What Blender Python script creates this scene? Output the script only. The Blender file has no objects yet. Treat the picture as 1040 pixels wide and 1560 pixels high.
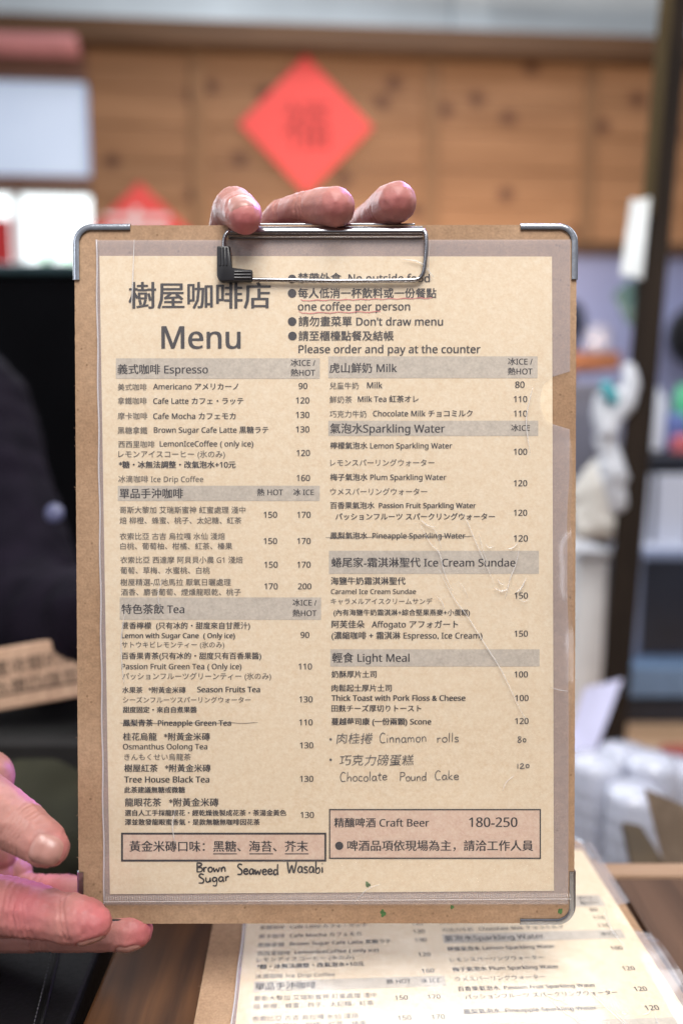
import bpy, bmesh, math, random
from mathutils import Vector, Matrix, Euler, noise
from mathutils.bvhtree import BVHTree
random.seed(7)
S = bpy.context.scene
COL = S.collection
R = math.radians

# ------------------------------------------------------------------ camera
F = 1150.0                      # focal length in pixels of the 1040 wide photo
PITCH = R(7.0)
CAMZ = 1.021
TABLE_Z = 0.7455
cam_d = bpy.data.cameras.new('camera')
cam = bpy.data.objects.new('camera', cam_d); COL.objects.link(cam)
cam.location = (0, 0, CAMZ); cam.rotation_euler = (R(90) - PITCH, 0, 0)
cam_d.sensor_fit = 'HORIZONTAL'; cam_d.sensor_width = 24.0
cam_d.lens = 24.0 * F / 1040.0
cam_d.clip_start = 0.01; cam_d.clip_end = 100
cam_d.dof.use_dof = True
cam_d.dof.focus_distance = 0.347
cam_d.dof.aperture_fstop = 2.7
S.camera = cam

# ------------------------------------------------------------------ world and lamps
w = bpy.data.worlds.new('World'); S.world = w; w.use_nodes = True
nt = w.node_tree; nt.nodes.clear()
wo = nt.nodes.new('ShaderNodeOutputWorld'); bg = nt.nodes.new('ShaderNodeBackground')
tc = nt.nodes.new('ShaderNodeTexCoord'); sx = nt.nodes.new('ShaderNodeSeparateXYZ')
rp = nt.nodes.new('ShaderNodeValToRGB'); mr = nt.nodes.new('ShaderNodeMapRange')
nt.links.new(tc.outputs['Generated'], sx.inputs[0]); nt.links.new(sx.outputs['Z'], mr.inputs['Value'])
mr.inputs['From Min'].default_value = -1; mr.inputs['From Max'].default_value = 1
nt.links.new(mr.outputs[0], rp.inputs[0]); nt.links.new(rp.outputs[0], bg.inputs[0]); nt.links.new(bg.outputs[0], wo.inputs[0])
e = rp.color_ramp.elements
e[0].position = 0.25; e[0].color = (0.10, 0.075, 0.06, 1)
e[1].position = 0.85; e[1].color = (0.80, 0.80, 0.86, 1)
m_ = e.new(0.5); m_.color = (0.34, 0.31, 0.31, 1)
bg.inputs[1].default_value = 0.62

def area(name, loc, target, size, energy, color, sy=None):
    l = bpy.data.lights.new(name, 'AREA'); l.energy = energy; l.color = color; l.size = size
    if sy: l.shape = 'RECTANGLE'; l.size_y = sy
    o = bpy.data.objects.new(name, l); COL.objects.link(o); o.location = loc
    o.rotation_euler = (Vector(target) - Vector(loc)).to_track_quat('-Z', 'Y').to_euler()
    return o
area('high_window_light', (0.15, 2.15, 2.80), (0.1, 0.4, 0.75), 1.6, 27, (0.95, 0.96, 1.0), 0.8)
area('ceiling_lamp', (0.08, -0.24, 2.08), (0.03, 0.4, 1.0), 0.75, 27, (1.0, 0.965, 0.925))
area('wall_wash_light', (0.22, 1.75, 1.12), (0.45, 2.6, 1.55), 0.35, 14, (1.0, 0.80, 0.64), 0.3)  # added light, hidden behind the clipboard, to brighten the back wall
area('window_light', (-1.05, 1.6, 1.75), (0.0, 0.34, 1.12), 0.8, 22, (0.86, 0.93, 1.0))
area('sleeve_glint_light', (-0.72, -0.30, 1.12), (0.05, 0.34, 1.0), 0.12, 2.0, (0.90, 0.93, 1.0), 1.0)  # added slit of light, out of view, for glints on the curled sleeve edge
def spot(name, loc, target, energy, color, cone, radius=0.05):
    l = bpy.data.lights.new(name, 'SPOT'); l.energy = energy; l.color = color; l.spot_size = R(cone); l.spot_blend = 0.6; l.shadow_soft_size = radius
    o = bpy.data.objects.new(name, l); COL.objects.link(o); o.location = loc
    o.rotation_euler = (Vector(target) - Vector(loc)).to_track_quat('-Z', 'Y').to_euler()
spot('violet_lamp', (0.30, 0.80, 1.60), (-0.01, 0.355, 1.125), 26, (0.45, 0.20, 1.0), 16)
spot('low_violet_lamp', (0.32, 1.10, 1.06), (-0.145, 0.36, 0.872), 90, (0.42, 0.16, 1.0), 12)
area('back_counter_lamp', (1.1, 0.9, 1.9), (0.6, 1.2, 0.7), 0.6, 6, (0.92, 0.94, 1.0))

S.view_settings.view_transform = 'Standard'; S.view_settings.look = 'None'
S.view_settings.exposure = 0.0; S.view_settings.gamma = 1.0; S.view_settings.use_curve_mapping = False
S.render.engine = 'CYCLES'
S.cycles.use_denoising = True
S.cycles.max_bounces = 8; S.cycles.transparent_max_bounces = 16

# ------------------------------------------------------------------ geometry helpers
FW = Vector((0, math.cos(PITCH), -math.sin(PITCH)))
UP = Vector((0, math.sin(PITCH), math.cos(PITCH)))
RT = Vector((1, 0, 0))
CAM = Vector((0, 0, CAMZ))
def ray(px, py): return FW + RT * ((px - 520) / F) - UP * ((py - 780) / F)
def P(px, py, d): return CAM + ray(px, py) * d
def on_z(px, py, z):
    r = ray(px, py); return CAM + r * ((z - CAMZ) / r.z)

WM = {}
def setp(o, label=None, cat=None, group=None, kind=None):
    if label: o['label'] = label
    if cat: o['category'] = cat
    if group: o['group'] = group
    if kind: o['kind'] = kind
    return o
def thing(name, M, label, cat, group=None):
    o = bpy.data.objects.new(name, None); COL.objects.link(o)
    if not isinstance(M, Matrix): M = Matrix.Translation(M)
    o.matrix_world = M; WM[o.name] = M.copy(); o.empty_display_size = 0.05
    return setp(o, label, cat, group)
def obj(name, bm, mat, parent=None, smooth=False, local=False, M=None):
    me = bpy.data.meshes.new(name)
    if isinstance(bm, bmesh.types.BMesh):
        bmesh.ops.recalc_face_normals(bm, faces=bm.faces); bm.to_mesh(me); bm.free()
    else: me.from_pydata(bm[0], [], bm[1])
    for m in (mat if isinstance(mat, (list, tuple)) else [mat]): me.materials.append(m)
    if smooth: me.polygons.foreach_set('use_smooth', [True] * len(me.polygons))
    o = bpy.data.objects.new(name, me); COL.objects.link(o)
    base = Matrix.Identity(4)
    if parent is not None:
        base = WM[parent.name]; o.parent = parent
        if not local: me.transform(base.inverted())
    elif M is not None:
        o.matrix_world = M; base = M
        if not local: me.transform(M.inverted())
    WM[o.name] = base.copy()
    return o
def box(bm, M, size, bev=0.0, seg=2):
    r = bmesh.ops.create_cube(bm, size=1.0)
    vs = r['verts']
    for v in vs: v.co = Vector((v.co.x * size[0], v.co.y * size[1], v.co.z * size[2]))
    if bev:
        es = list({e for v in vs for e in v.link_edges})
        rb = bmesh.ops.bevel(bm, geom=es, offset=bev, segments=seg, affect='EDGES', profile=0.5)
        vs = list({v for f in rb['faces'] for v in f.verts} | {v for v in vs if v.is_valid})
        # gather the connected island
        seen = set(vs); st = list(vs)
        while st:
            v = st.pop()
            for ed in v.link_edges:
                o = ed.other_vert(v)
                if o not in seen: seen.add(o); st.append(o)
        vs = list(seen)
    if not isinstance(M, Matrix): M = Matrix.Translation(M)
    for v in vs: v.co = M @ v.co
    return vs
def boxo(name, M, size, mat, parent=None, bev=0.0):
    bm = bmesh.new(); box(bm, M, size, bev); return obj(name, bm, mat, parent)
def catmull(pts, n=6):
    pts = [Vector(p) for p in pts]; out = []
    for i in range(len(pts) - 1):
        p0 = pts[max(i - 1, 0)]; p1 = pts[i]; p2 = pts[i + 1]; p3 = pts[min(i + 2, len(pts) - 1)]
        for k in range(n):
            t = k / n
            out.append(0.5 * ((2 * p1) + (p2 - p0) * t + (2 * p0 - 5 * p1 + 4 * p2 - p3) * t * t + (3 * p1 - p0 - 3 * p2 + p3) * t ** 3))
    out.append(pts[-1]); return out
def tube(bm, pts, r, seg=12, cap=True, rx=None):
    """round tube along pts (radius number or list)"""
    pts = [Vector(p) for p in pts]; rings = []
    n = len(pts); up = None
    for i, p in enumerate(pts):
        t = (pts[min(i + 1, n - 1)] - pts[max(i - 1, 0)]).normalized()
        if up is None:
            up = Vector((0, 0, 1)) if abs(t.z) < 0.9 else Vector((1, 0, 0))
        up = (up - t * up.dot(t)).normalized(); sd = t.cross(up)
        rr = r[i] if isinstance(r, (list, tuple)) else r
        rings.append([bm.verts.new(p + (up * math.cos(2 * math.pi * k / seg) + sd * math.sin(2 * math.pi * k / seg)) * rr) for k in range(seg)])
    for a, b in zip(rings, rings[1:]):
        for k in range(seg): bm.faces.new((a[k], a[(k + 1) % seg], b[(k + 1) % seg], b[k]))
    if cap:
        bm.faces.new(rings[0][::-1]); bm.faces.new(rings[-1])
def lathe(bm, M, prof, seg=28, cap=True):
    rings = [[bm.verts.new(M @ Vector((r * math.cos(2 * math.pi * k / seg), r * math.sin(2 * math.pi * k / seg), z))) for k in range(seg)] for r, z in prof]
    for a, b in zip(rings, rings[1:]):
        for k in range(seg): bm.faces.new((a[k], a[(k + 1) % seg], b[(k + 1) % seg], b[k]))
    if cap: bm.faces.new(rings[0][::-1]); bm.faces.new(rings[-1])
def prism(bm, M, poly, z0, z1):
    a = [bm.verts.new(M @ Vector((x, y, z0))) for x, y in poly]; b = [bm.verts.new(M @ Vector((x, y, z1))) for x, y in poly]
    n = len(poly)
    for i in range(n): bm.faces.new((a[i], a[(i + 1) % n], b[(i + 1) % n], b[i]))
    bm.faces.new(a[::-1]); bm.faces.new(b)

# ------------------------------------------------------------------ materials
def mat(name, col, rough=0.6, var=0.12, scale=40, metal=0.0, spec=0.5, bump=0.0, bscale=None, stretch=(1, 1, 1), emit=None, col2=None, coords='Object'):
    m = bpy.data.materials.new(name); m.use_nodes = True
    n = m.node_tree.nodes; l = m.node_tree.links; b = n['Principled BSDF']
    b.inputs['Roughness'].default_value = rough; b.inputs['Metallic'].default_value = metal
    b.inputs['Specular IOR Level'].default_value = spec
    tc = n.new('ShaderNodeTexCoord'); mp = n.new('ShaderNodeMapping'); nz = n.new('ShaderNodeTexNoise')
    mp.inputs['Scale'].default_value = stretch
    l.new(tc.outputs[coords], mp.inputs[0]); l.new(mp.outputs[0], nz.inputs['Vector'])
    nz.inputs['Scale'].default_value = scale; nz.inputs['Detail'].default_value = 6
    rp = n.new('ShaderNodeValToRGB'); l.new(nz.outputs['Fac'], rp.inputs[0])
    c2 = col2 or tuple(min(1, c * (1 + var)) for c in col)
    c1 = col if col2 else tuple(c * (1 - var) for c in col)
    rp.color_ramp.elements[0].position = 0.3; rp.color_ramp.elements[1].position = 0.7
    rp.color_ramp.elements[0].color = (*c1, 1); rp.color_ramp.elements[1].color = (*c2, 1)
    l.new(rp.outputs[0], b.inputs['Base Color'])
    if bump:
        nb = n.new('ShaderNodeTexNoise'); nb.inputs['Scale'].default_value = bscale or scale * 3; nb.inputs['Detail'].default_value = 5
        l.new(mp.outputs[0], nb.inputs['Vector'])
        bp = n.new('ShaderNodeBump'); bp.inputs['Strength'].default_value = bump; bp.inputs['Distance'].default_value = 0.001
        l.new(nb.outputs['Fac'], bp.inputs['Height']); l.new(bp.outputs[0], b.inputs['Normal'])
    if emit:
        b.inputs['Emission Color'].default_value = (*emit[0], 1); b.inputs['Emission Strength'].default_value = emit[1]
    return m

def kraft(name, base, dark, light, fleck, rough=0.85, grain=1.0):
    m = mat(name, base, rough, 0.0, 30, spec=0.25)
    n = m.node_tree.nodes; l = m.node_tree.links; b = n['Principled BSDF']
    tc = n.new('ShaderNodeTexCoord')
    n1 = n.new('ShaderNodeTexNoise'); n1.inputs['Scale'].default_value = 14; n1.inputs['Detail'].default_value = 4
    n2 = n.new('ShaderNodeTexNoise'); n2.inputs['Scale'].default_value = 900; n2.inputs['Detail'].default_value = 3
    n3 = n.new('ShaderNodeTexVoronoi'); n3.inputs['Scale'].default_value = 170
    n4 = n.new('ShaderNodeTexNoise'); n4.inputs['Scale'].default_value = 260; n4.inputs['Detail'].default_value = 2
    for q in (n1, n2, n3, n4): l.new(tc.outputs['Object'], q.inputs['Vector'])
    r1 = n.new('ShaderNodeValToRGB'); l.new(n1.outputs['Fac'], r1.inputs[0])
    r1.color_ramp.elements[0].position = 0.35; r1.color_ramp.elements[1].position = 0.65
    r1.color_ramp.elements[0].color = (*dark, 1); r1.color_ramp.elements[1].color = (*light, 1)
    mx = n.new('ShaderNodeMix'); mx.data_type = 'RGBA'; mx.blend_type = 'OVERLAY'
    mx.inputs['Factor'].default_value = 0.45 * grain
    l.new(r1.outputs[0], mx.inputs['A']); l.new(n2.outputs['Fac'], mx.inputs['B'])
    mx1 = n.new('ShaderNodeMix'); mx1.data_type = 'RGBA'; mx1.blend_type = 'OVERLAY'; mx1.inputs['Factor'].default_value = 0.35 * grain
    l.new(mx.outputs['Result'], mx1.inputs['A']); l.new(n4.outputs['Fac'], mx1.inputs['B'])
    r3 = n.new('ShaderNodeValToRGB'); l.new(n3.outputs['Distance'], r3.inputs[0])
    r3.color_ramp.elements[0].position = 0.05; r3.color_ramp.elements[1].position = 0.13
    r3.color_ramp.elements[0].color = (fleck,) * 3 + (1,); r3.color_ramp.elements[1].color = (0, 0, 0, 1)
    mx2 = n.new('ShaderNodeMix'); mx2.data_type = 'RGBA'
    l.new(r3.outputs[0], mx2.inputs['Factor']); l.new(mx1.outputs['Result'], mx2.inputs['A'])
    mx2.inputs['B'].default_value = (dark[0] * 0.4, dark[1] * 0.35, dark[2] * 0.3, 1)
    l.new(mx2.outputs['Result'], b.inputs['Base Color'])
    bp = n.new('ShaderNodeBump'); bp.inputs['Strength'].default_value = 0.25; bp.inputs['Distance'].default_value = 0.0003
    l.new(n2.outputs['Fac'], bp.inputs['Height']); l.new(bp.outputs[0], b.inputs['Normal'])
    return m

def wood(name, c1, c2, knot, axis='x', rough=0.55, scale=6.0, knots=True, knot_scale=2.3, spec=0.4, ring=0.5):
    """procedural wood: stretched grain plus scattered round knots; axis is the grain direction"""
    m = bpy.data.materials.new(name); m.use_nodes = True
    n = m.node_tree.nodes; l = m.node_tree.links; b = n['Principled BSDF']
    b.inputs['Roughness'].default_value = rough; b.inputs['Specular IOR Level'].default_value = spec
    tc = n.new('ShaderNodeTexCoord'); mp = n.new('ShaderNodeMapping')
    st = {'x': (0.08, 1, 1), 'y': (1, 0.08, 1), 'z': (1, 1, 0.08)}[axis]
    mp.inputs['Scale'].default_value = st
    l.new(tc.outputs['Object'], mp.inputs[0])
    g = n.new('ShaderNodeTexNoise'); g.inputs['Scale'].default_value = scale * 9; g.inputs['Detail'].default_value = 8; g.inputs['Distortion'].default_value = ring
    l.new(mp.outputs[0], g.inputs['Vector'])
    big = n.new('ShaderNodeTexNoise'); big.inputs['Scale'].default_value = scale * 1.2; big.inputs['Detail'].default_value = 3
    l.new(mp.outputs[0], big.inputs['Vector'])
    rp = n.new('ShaderNodeValToRGB'); l.new(g.outputs['Fac'], rp.inputs[0])
    rp.color_ramp.elements[0].position = 0.32; rp.color_ramp.elements[1].position = 0.68
    rp.color_ramp.elements[0].color = (*c1, 1); rp.color_ramp.elements[1].color = (*c2, 1)
    mx = n.new('ShaderNodeMix'); mx.data_type = 'RGBA'; mx.blend_type = 'OVERLAY'; mx.inputs['Factor'].default_value = 0.5
    l.new(rp.outputs[0], mx.inputs['A']); l.new(big.outputs['Fac'], mx.inputs['B'])
    last = mx.outputs['Result']
    if knots:
        mp2 = n.new('ShaderNodeMapping'); mp2.inputs['Scale'].default_value = {'x': (0.85, 1, 1), 'y': (1, 0.85, 1), 'z': (1, 1, 0.85)}[axis]
        sw = n.new('ShaderNodeSeparateXYZ'); cw = n.new('ShaderNodeCombineXYZ'); l.new(tc.outputs['Object'], sw.inputs[0])
        l.new(sw.outputs['X'], cw.inputs['X']); l.new(sw.outputs['Z'], cw.inputs['Y']); l.new(cw.outputs[0], mp2.inputs[0])
        v = n.new('ShaderNodeTexVoronoi'); v.inputs['Scale'].default_value = knot_scale; v.voronoi_dimensions = '2D' if axis == 'x' else '3D'
        l.new(mp2.outputs[0], v.inputs['Vector'])
        r2 = n.new('ShaderNodeValToRGB'); l.new(v.outputs['Distance'], r2.inputs[0])
        r2.color_ramp.elements[0].position = 0.05; r2.color_ramp.elements[1].position = 0.145
        r2.color_ramp.elements[0].color = (0.9, 0.9, 0.9, 1); r2.color_ramp.elements[1].color = (0, 0, 0, 1)
        m2 = n.new('ShaderNodeMix'); m2.data_type = 'RGBA'
        l.new(r2.outputs[0], m2.inputs['Factor']); l.new(last, m2.inputs['A']); m2.inputs['B'].default_value = (*knot, 1)
        last = m2.outputs['Result']
    l.new(last, b.inputs['Base Color'])
    bp = n.new('ShaderNodeBump'); bp.inputs['Strength'].default_value = 0.25; bp.inputs['Distance'].default_value = 0.001
    l.new(g.outputs['Fac'], bp.inputs['Height']); l.new(bp.outputs[0], b.inputs['Normal'])
    return m

def plastic_film(name, veil, veil_col, rough=0.10, bump=0.12, ior=1.42):
    m = bpy.data.materials.new(name); m.use_nodes = True
    n = m.node_tree.nodes; l = m.node_tree.links; n.clear()
    out = n.new('ShaderNodeOutputMaterial'); tr = n.new('ShaderNodeBsdfTransparent'); df = n.new('ShaderNodeBsdfDiffuse')
    gl = n.new('ShaderNodeBsdfGlossy'); fr = n.new('ShaderNodeLayerWeight'); a = n.new('ShaderNodeMixShader'); b = n.new('ShaderNodeMixShader')
    df.inputs[0].default_value = (*veil_col, 1); gl.inputs['Roughness'].default_value = rough; fr.inputs[0].default_value = 0.5
    a.inputs[0].default_value = veil
    tc = n.new('ShaderNodeTexCoord'); nz = n.new('ShaderNodeTexNoise'); nz.inputs['Scale'].default_value = 28; nz.inputs['Detail'].default_value = 4
    l.new(tc.outputs['Object'], nz.inputs['Vector'])
    bp = n.new('ShaderNodeBump'); bp.inputs['Strength'].default_value = bump; bp.inputs['Distance'].default_value = 0.002
    l.new(nz.outputs['Fac'], bp.inputs['Height'])
    l.new(bp.outputs[0], gl.inputs['Normal']); l.new(bp.outputs[0], fr.inputs['Normal'])
    l.new(tr.outputs[0], a.inputs[1]); l.new(df.outputs[0], a.inputs[2])
    pw_ = n.new('ShaderNodeMath'); pw_.operation = 'POWER'; pw_.inputs[1].default_value = 3.0; l.new(fr.outputs['Facing'], pw_.inputs[0])
    ma = n.new('ShaderNodeMath'); ma.operation = 'MULTIPLY_ADD'; ma.inputs[1].default_value = 0.75; ma.inputs[2].default_value = 0.05; l.new(pw_.outputs[0], ma.inputs[0])
    l.new(ma.outputs[0], b.inputs[0]); l.new(a.outputs[0], b.inputs[1]); l.new(gl.outputs[0], b.inputs[2]); l.new(b.outputs[0], out.inputs[0])
    return m

M_board = kraft('kraft_board', (0.36, 0.22, 0.13), (0.30, 0.185, 0.11), (0.38, 0.25, 0.158), 0.6, 0.85, 0.7)
M_paper = kraft('tan_paper', (0.72, 0.59, 0.43), (0.715, 0.59, 0.425), (0.74, 0.615, 0.45), 0.0, 0.8, 0.5)
M_band = kraft('printed_grey_band', (0.5, 0.46, 0.4), (0.475, 0.425, 0.36), (0.525, 0.47, 0.40), 0.0, 0.85, 0.5)
M_pink = kraft('printed_pink_box', (0.7, 0.5, 0.4), (0.63, 0.465, 0.36), (0.67, 0.50, 0.395), 0.0, 0.85, 0.5)
M_ink = mat('black_ink', (0.022, 0.020, 0.023), 0.7, 0.3, 60)
M_inkl = mat('pale_ink', (0.10, 0.088, 0.075), 0.7, 0.3, 60)  # paler print; the left columns' fading under glare is put into the colour
M_pen = mat('black_marker', (0.015, 0.015, 0.017), 0.6, 0.2, 90)
M_pen2 = mat('grey_ballpoint', (0.10, 0.095, 0.09), 0.6, 0.35, 120)
M_red = mat('red_pen', (0.58, 0.17, 0.17), 0.6, 0.2, 90)
M_green = mat('green_stain', (0.05, 0.12, 0.035), 0.8, 0.5, 500)
M_film = plastic_film('clear_sleeve', 0.055, (0.70, 0.66, 0.70), 0.15)
M_film_back = plastic_film('clear_sleeve_back', 0.26, (0.68, 0.64, 0.69), 0.2)
M_film2 = plastic_film('clear_sleeve_edge', 0.45, (0.75, 0.72, 0.76), 0.2)
M_crease = plastic_film('glint_crease', 0.28, (0.95, 0.93, 0.92), 0.25)
M_weld = plastic_film('weld_ridge', 0.22, (0.80, 0.75, 0.72), 0.25)
M_chrome = mat('chrome', (0.34, 0.34, 0.36), 0.2, 0.06, 120, metal=1.0, bump=0.05, bscale=200)
M_steel = mat('nickel_trim', (0.40, 0.43, 0.48), 0.26, 0.10, 160, metal=1.0, bump=0.08, bscale=400)
M_rubber = mat('black_rubber', (0.012, 0.012, 0.015), 0.32, 0.2, 100, spec=0.6)

# ------------------------------------------------------------------ background: walls, window
FLOOR = 0.0
def flat(name, pts, m, kind=None, parent=None):
    return obj(name, ([tuple(p) for p in pts], [tuple(range(len(pts)))]), m, parent)
M_floor = wood('floor_boards', (0.10, 0.055, 0.03), (0.17, 0.10, 0.055), (0.05, 0.03, 0.02), 'y', 0.5)
fl = flat('floor', [(-4, -3, 0), (4, -3, 0), (4, 4.2, 0), (-4, 4.2, 0)], M_floor); setp(fl, kind='structure')

# plane of the back wall, turned a few degrees so that its right end is farther
wa = P(0, 639, 2.50); wb = P(1040, 639, 2.66)
ex = Vector((wb.x - wa.x, wb.y - wa.y, 0)).normalized(); en = Vector((ex.y, -ex.x, 0)); ez = Vector((0, 0, 1))
WALL = Matrix((( ex.x, -en.x, 0, wa.x), (ex.y, -en.y, 0, wa.y), (0, 0, 1, 0), (0, 0, 0, 1)))   # local x along wall, y away from the camera, z up
def wl(px, py, off=0.0):
    r = ray(px, py); o = Vector((wa.x, wa.y, 0)) + en * off
    t = (o - CAM).dot(en) / r.dot(en); p = CAM + r * t - o
    return p.dot(ex), p.z
def wbox(bm, x0, x1, z0, z1, y0, y1, bev=0.0):
    return box(bm, WALL @ Matrix.Translation(((x0 + x1) / 2, (y0 + y1) / 2, (z0 + z1) / 2)), (x1 - x0, y1 - y0, z1 - z0), bev)
def wobj(name, bm, m, parent=None):
    return obj(name, bm, m, parent, M=None if parent else WALL)

M_plaster = mat('pale_plaster', (0.32, 0.36, 0.60), 0.8, 0.10, 2.5)
M_plaster2 = mat('pale_blue_board', (0.66, 0.76, 0.82), 0.7, 0.12, 3)
M_pine = wood('pine_planks', (0.275, 0.135, 0.06), (0.39, 0.205, 0.10), (0.085, 0.03, 0.015), 'x', 0.5, 3.0, True, 4.4)
M_batten = wood('pine_battens', (0.20, 0.10, 0.045), (0.28, 0.15, 0.07), (0.085, 0.03, 0.015), 'z', 0.5, 3.0, False)
M_beam = wood('dark_beam', (0.085, 0.042, 0.018), (0.13, 0.066, 0.03), (0.05, 0.02, 0.01), 'x', 0.5, 4, False)

xl, ztop = wl(133, 78); xr, _ = wl(1100, 78); _, zbot = wl(900, 372); _, zbeam = wl(500, 52)
# plaster wall behind everything on the right and below the panelling
xw0, _ = wl(142, 500); xw1, _ = wl(1300, 500)
bm = bmesh.new(); wbox(bm, xw0, xw1, 0, zbeam - 0.02, 0.031, 0.10)
pw = wobj('plaster_wall', bm, M_plaster); setp(pw, 'pale lavender plaster wall below the knotty pine panelling', 'wall')
# pine panelling
pt = thing('pine_panelling', WALL, 'knotty orange pine plank panelling across the back wall behind the red diamonds', 'wall panel')
npl = 5; hh = (ztop - zbot) / npl
for i in range(npl):
    bm = bmesh.new(); wbox(bm, xl, xr, zbot + i * hh + 0.001, zbot + (i + 1) * hh - 0.001, -0.022, 0.0, 0.003)
    wobj('plank', bm, M_pine, pt)
for px in (305, 655, 890):
    x, _ = wl(px, 230); bm = bmesh.new(); wbox(bm, x - 0.024, x + 0.024, zbot, ztop, -0.032, -0.0221, 0.003); wobj('batten', bm, M_batten, pt)
bm = bmesh.new(); wbox(bm, wl(-200, 60)[0], xr, ztop + 0.001, zbeam, -0.07, 0.03, 0.006); 
bt = wobj('ceiling_beam', bm, M_beam); setp(bt, 'dark wooden beam running along the top of the pine planks', 'beam')
bm = bmesh.new(); wbox(bm, xl, xr, zbot - 0.035, zbot - 0.002, -0.035, 0.015, 0.004); wobj('bottom_rail', bm, M_beam, pt)
# pale blue wall over the beam
ut = thing('upper_wall', WALL, 'pale blue grey boarded wall above the dark beam', 'wall')
zt2 = zbeam + 0.9
for a, b in ((-200, 690), (690, 752), (752, 1300)):
    x0 = wl(a, 20)[0]; x1 = wl(b, 20)[0]
    bm = bmesh.new(); wbox(bm, x0 + 0.002, x1 - 0.002, zbeam + 0.002, zt2, 0.03 if a != 690 else 0.02, 0.08); wobj('board', bm, M_plaster2, ut)

# window on the left, daylight and greenery outside
M_frame = wood('window_frame_wood', (0.13, 0.06, 0.04), (0.20, 0.10, 0.065), (0.05, 0.02, 0.01), 'x', 0.5, 4, False)
M_blind = mat('white_blind', (0.62, 0.68, 0.76), 0.7, 0.03, 8, emit=((0.46, 0.64, 0.95), 0.38))  # self-glow stands in for daylight shining through the blind
M_pinkroll = mat('pink_cloth', (0.60, 0.25, 0.25), 0.8, 0.2, 10)
wx0 = wl(-220, 200)[0]; wx1 = wl(140, 200)[0]
z = lambda py: wl(70, py)[1]
wt = thing('window', WALL, 'wooden window with a white blind above and bright daylight panes below', 'window')
def wpart(name, x0, x1, y0, y1, d0, d1, m, bev=0.004):
    bm = bmesh.new(); wbox(bm, x0, x1, z(y1), z(y0), d0, d1, bev); return wobj(name, bm, m, wt)
wpart('head_rail', wx0, wx1 - 0.004, 79, 124, -0.03, 0.03, M_frame)
wpart('middle_rail', wx0, wx1 - 0.004, 271, 294, -0.03, 0.03, M_frame)
wpart('sill', wx0, wx1 - 0.004, 432, 450, -0.06, 0.03, M_frame)
xm = wl(27, 360)[0]
wpart('mullion', xm - 0.010, xm + 0.010, 296, 431, -0.02, 0.03, mat('white_mullion', (0.7, 0.72, 0.72), 0.5, 0.05))
M_glass = plastic_film('window_glass', 0.02, (0.8, 0.9, 0.9), 0.05, 0.0)
wpart('pane', wx0, wx1 - 0.01, 295, 431.5, 0.010, 0.014, M_glass, 0)
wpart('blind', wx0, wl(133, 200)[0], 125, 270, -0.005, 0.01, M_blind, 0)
bm = bmesh.new(); c0 = WALL @ Vector((wx0, -0.05, z(80))); c1 = WALL @ Vector((wl(126, 80)[0], -0.05, z(80)))
tube(bm, [c0, c1], 0.032, 16); o = obj('rolled_cloth', bm, M_pinkroll, M=WALL, smooth=False); setp(o, 'faded pink roll of cloth above the white window blind', 'cloth roll')
bm = bmesh.new(); x1 = wl(24, 370)[0]; wbox(bm, wl(-60, 370)[0], x1 - 0.004, z(410), z(336), -0.024, -0.022)
o = wobj('red_paper', bm, mat('red_poster', (0.62, 0.03, 0.035), 0.6, 0.1)); setp(o, 'plain red paper stuck in the left window pane', 'paper')
# outside
M_sky = bpy.data.materials.new('overcast_daylight'); M_sky.use_nodes = True
n = M_sky.node_tree.nodes; n.clear(); em = n.new('ShaderNodeEmission'); ou = n.new('ShaderNodeOutputMaterial')
em.inputs[0].default_value = (0.90, 0.98, 1.0, 1); em.inputs[1].default_value = 2.6; M_sky.node_tree.links.new(em.outputs[0], ou.inputs[0])
p = [WALL @ Vector(v) for v in ((-4, 2.2, -0.5), (xw0 + 1.2, 2.2, -0.5), (xw0 + 1.2, 2.2, 4), (-4, 2.2, 4))]
setp(flat('sky', p, M_sky), kind='structure')
M_leaf = mat('bush_leaves', (0.14, 0.42, 0.22), 0.5, 0.4, 12, col2=(0.36, 0.62, 0.38))
bm = bmesh.new()
for i in range(900):
    c = WALL @ Vector((random.uniform(-1.2, xw0 + 0.2), random.uniform(0.7, 1.1), 0))
    top = wl(70, 384, -0.9)[1] + 0.06 * math.sin(c.x * 9) + 0.05 * math.sin(c.x * 23)
    c.z = random.uniform(0.05, max(0.2, top))
    s = random.uniform(0.025, 0.05); a = Euler((random.uniform(0, 6), random.uniform(0, 6), random.uniform(0, 6))).to_matrix()
    vs = [bm.verts.new(c + a @ Vector(q) * s) for q in ((-1, 0, 0), (0, -0.5, 0.1), (1, 0, 0), (0, 0.5, 0.1))]
    bm.faces.new(vs)
o = obj('bush', bm, M_leaf); setp(o, 'sunlit green bush outside the window', 'bush')
area('outdoor_light', WALL @ Vector((-0.4, 0.45, 2.4)), WALL @ Vector((-0.4, 0.95, 0.9)), 0.5, 90, (1, 1, 0.95))

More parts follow.
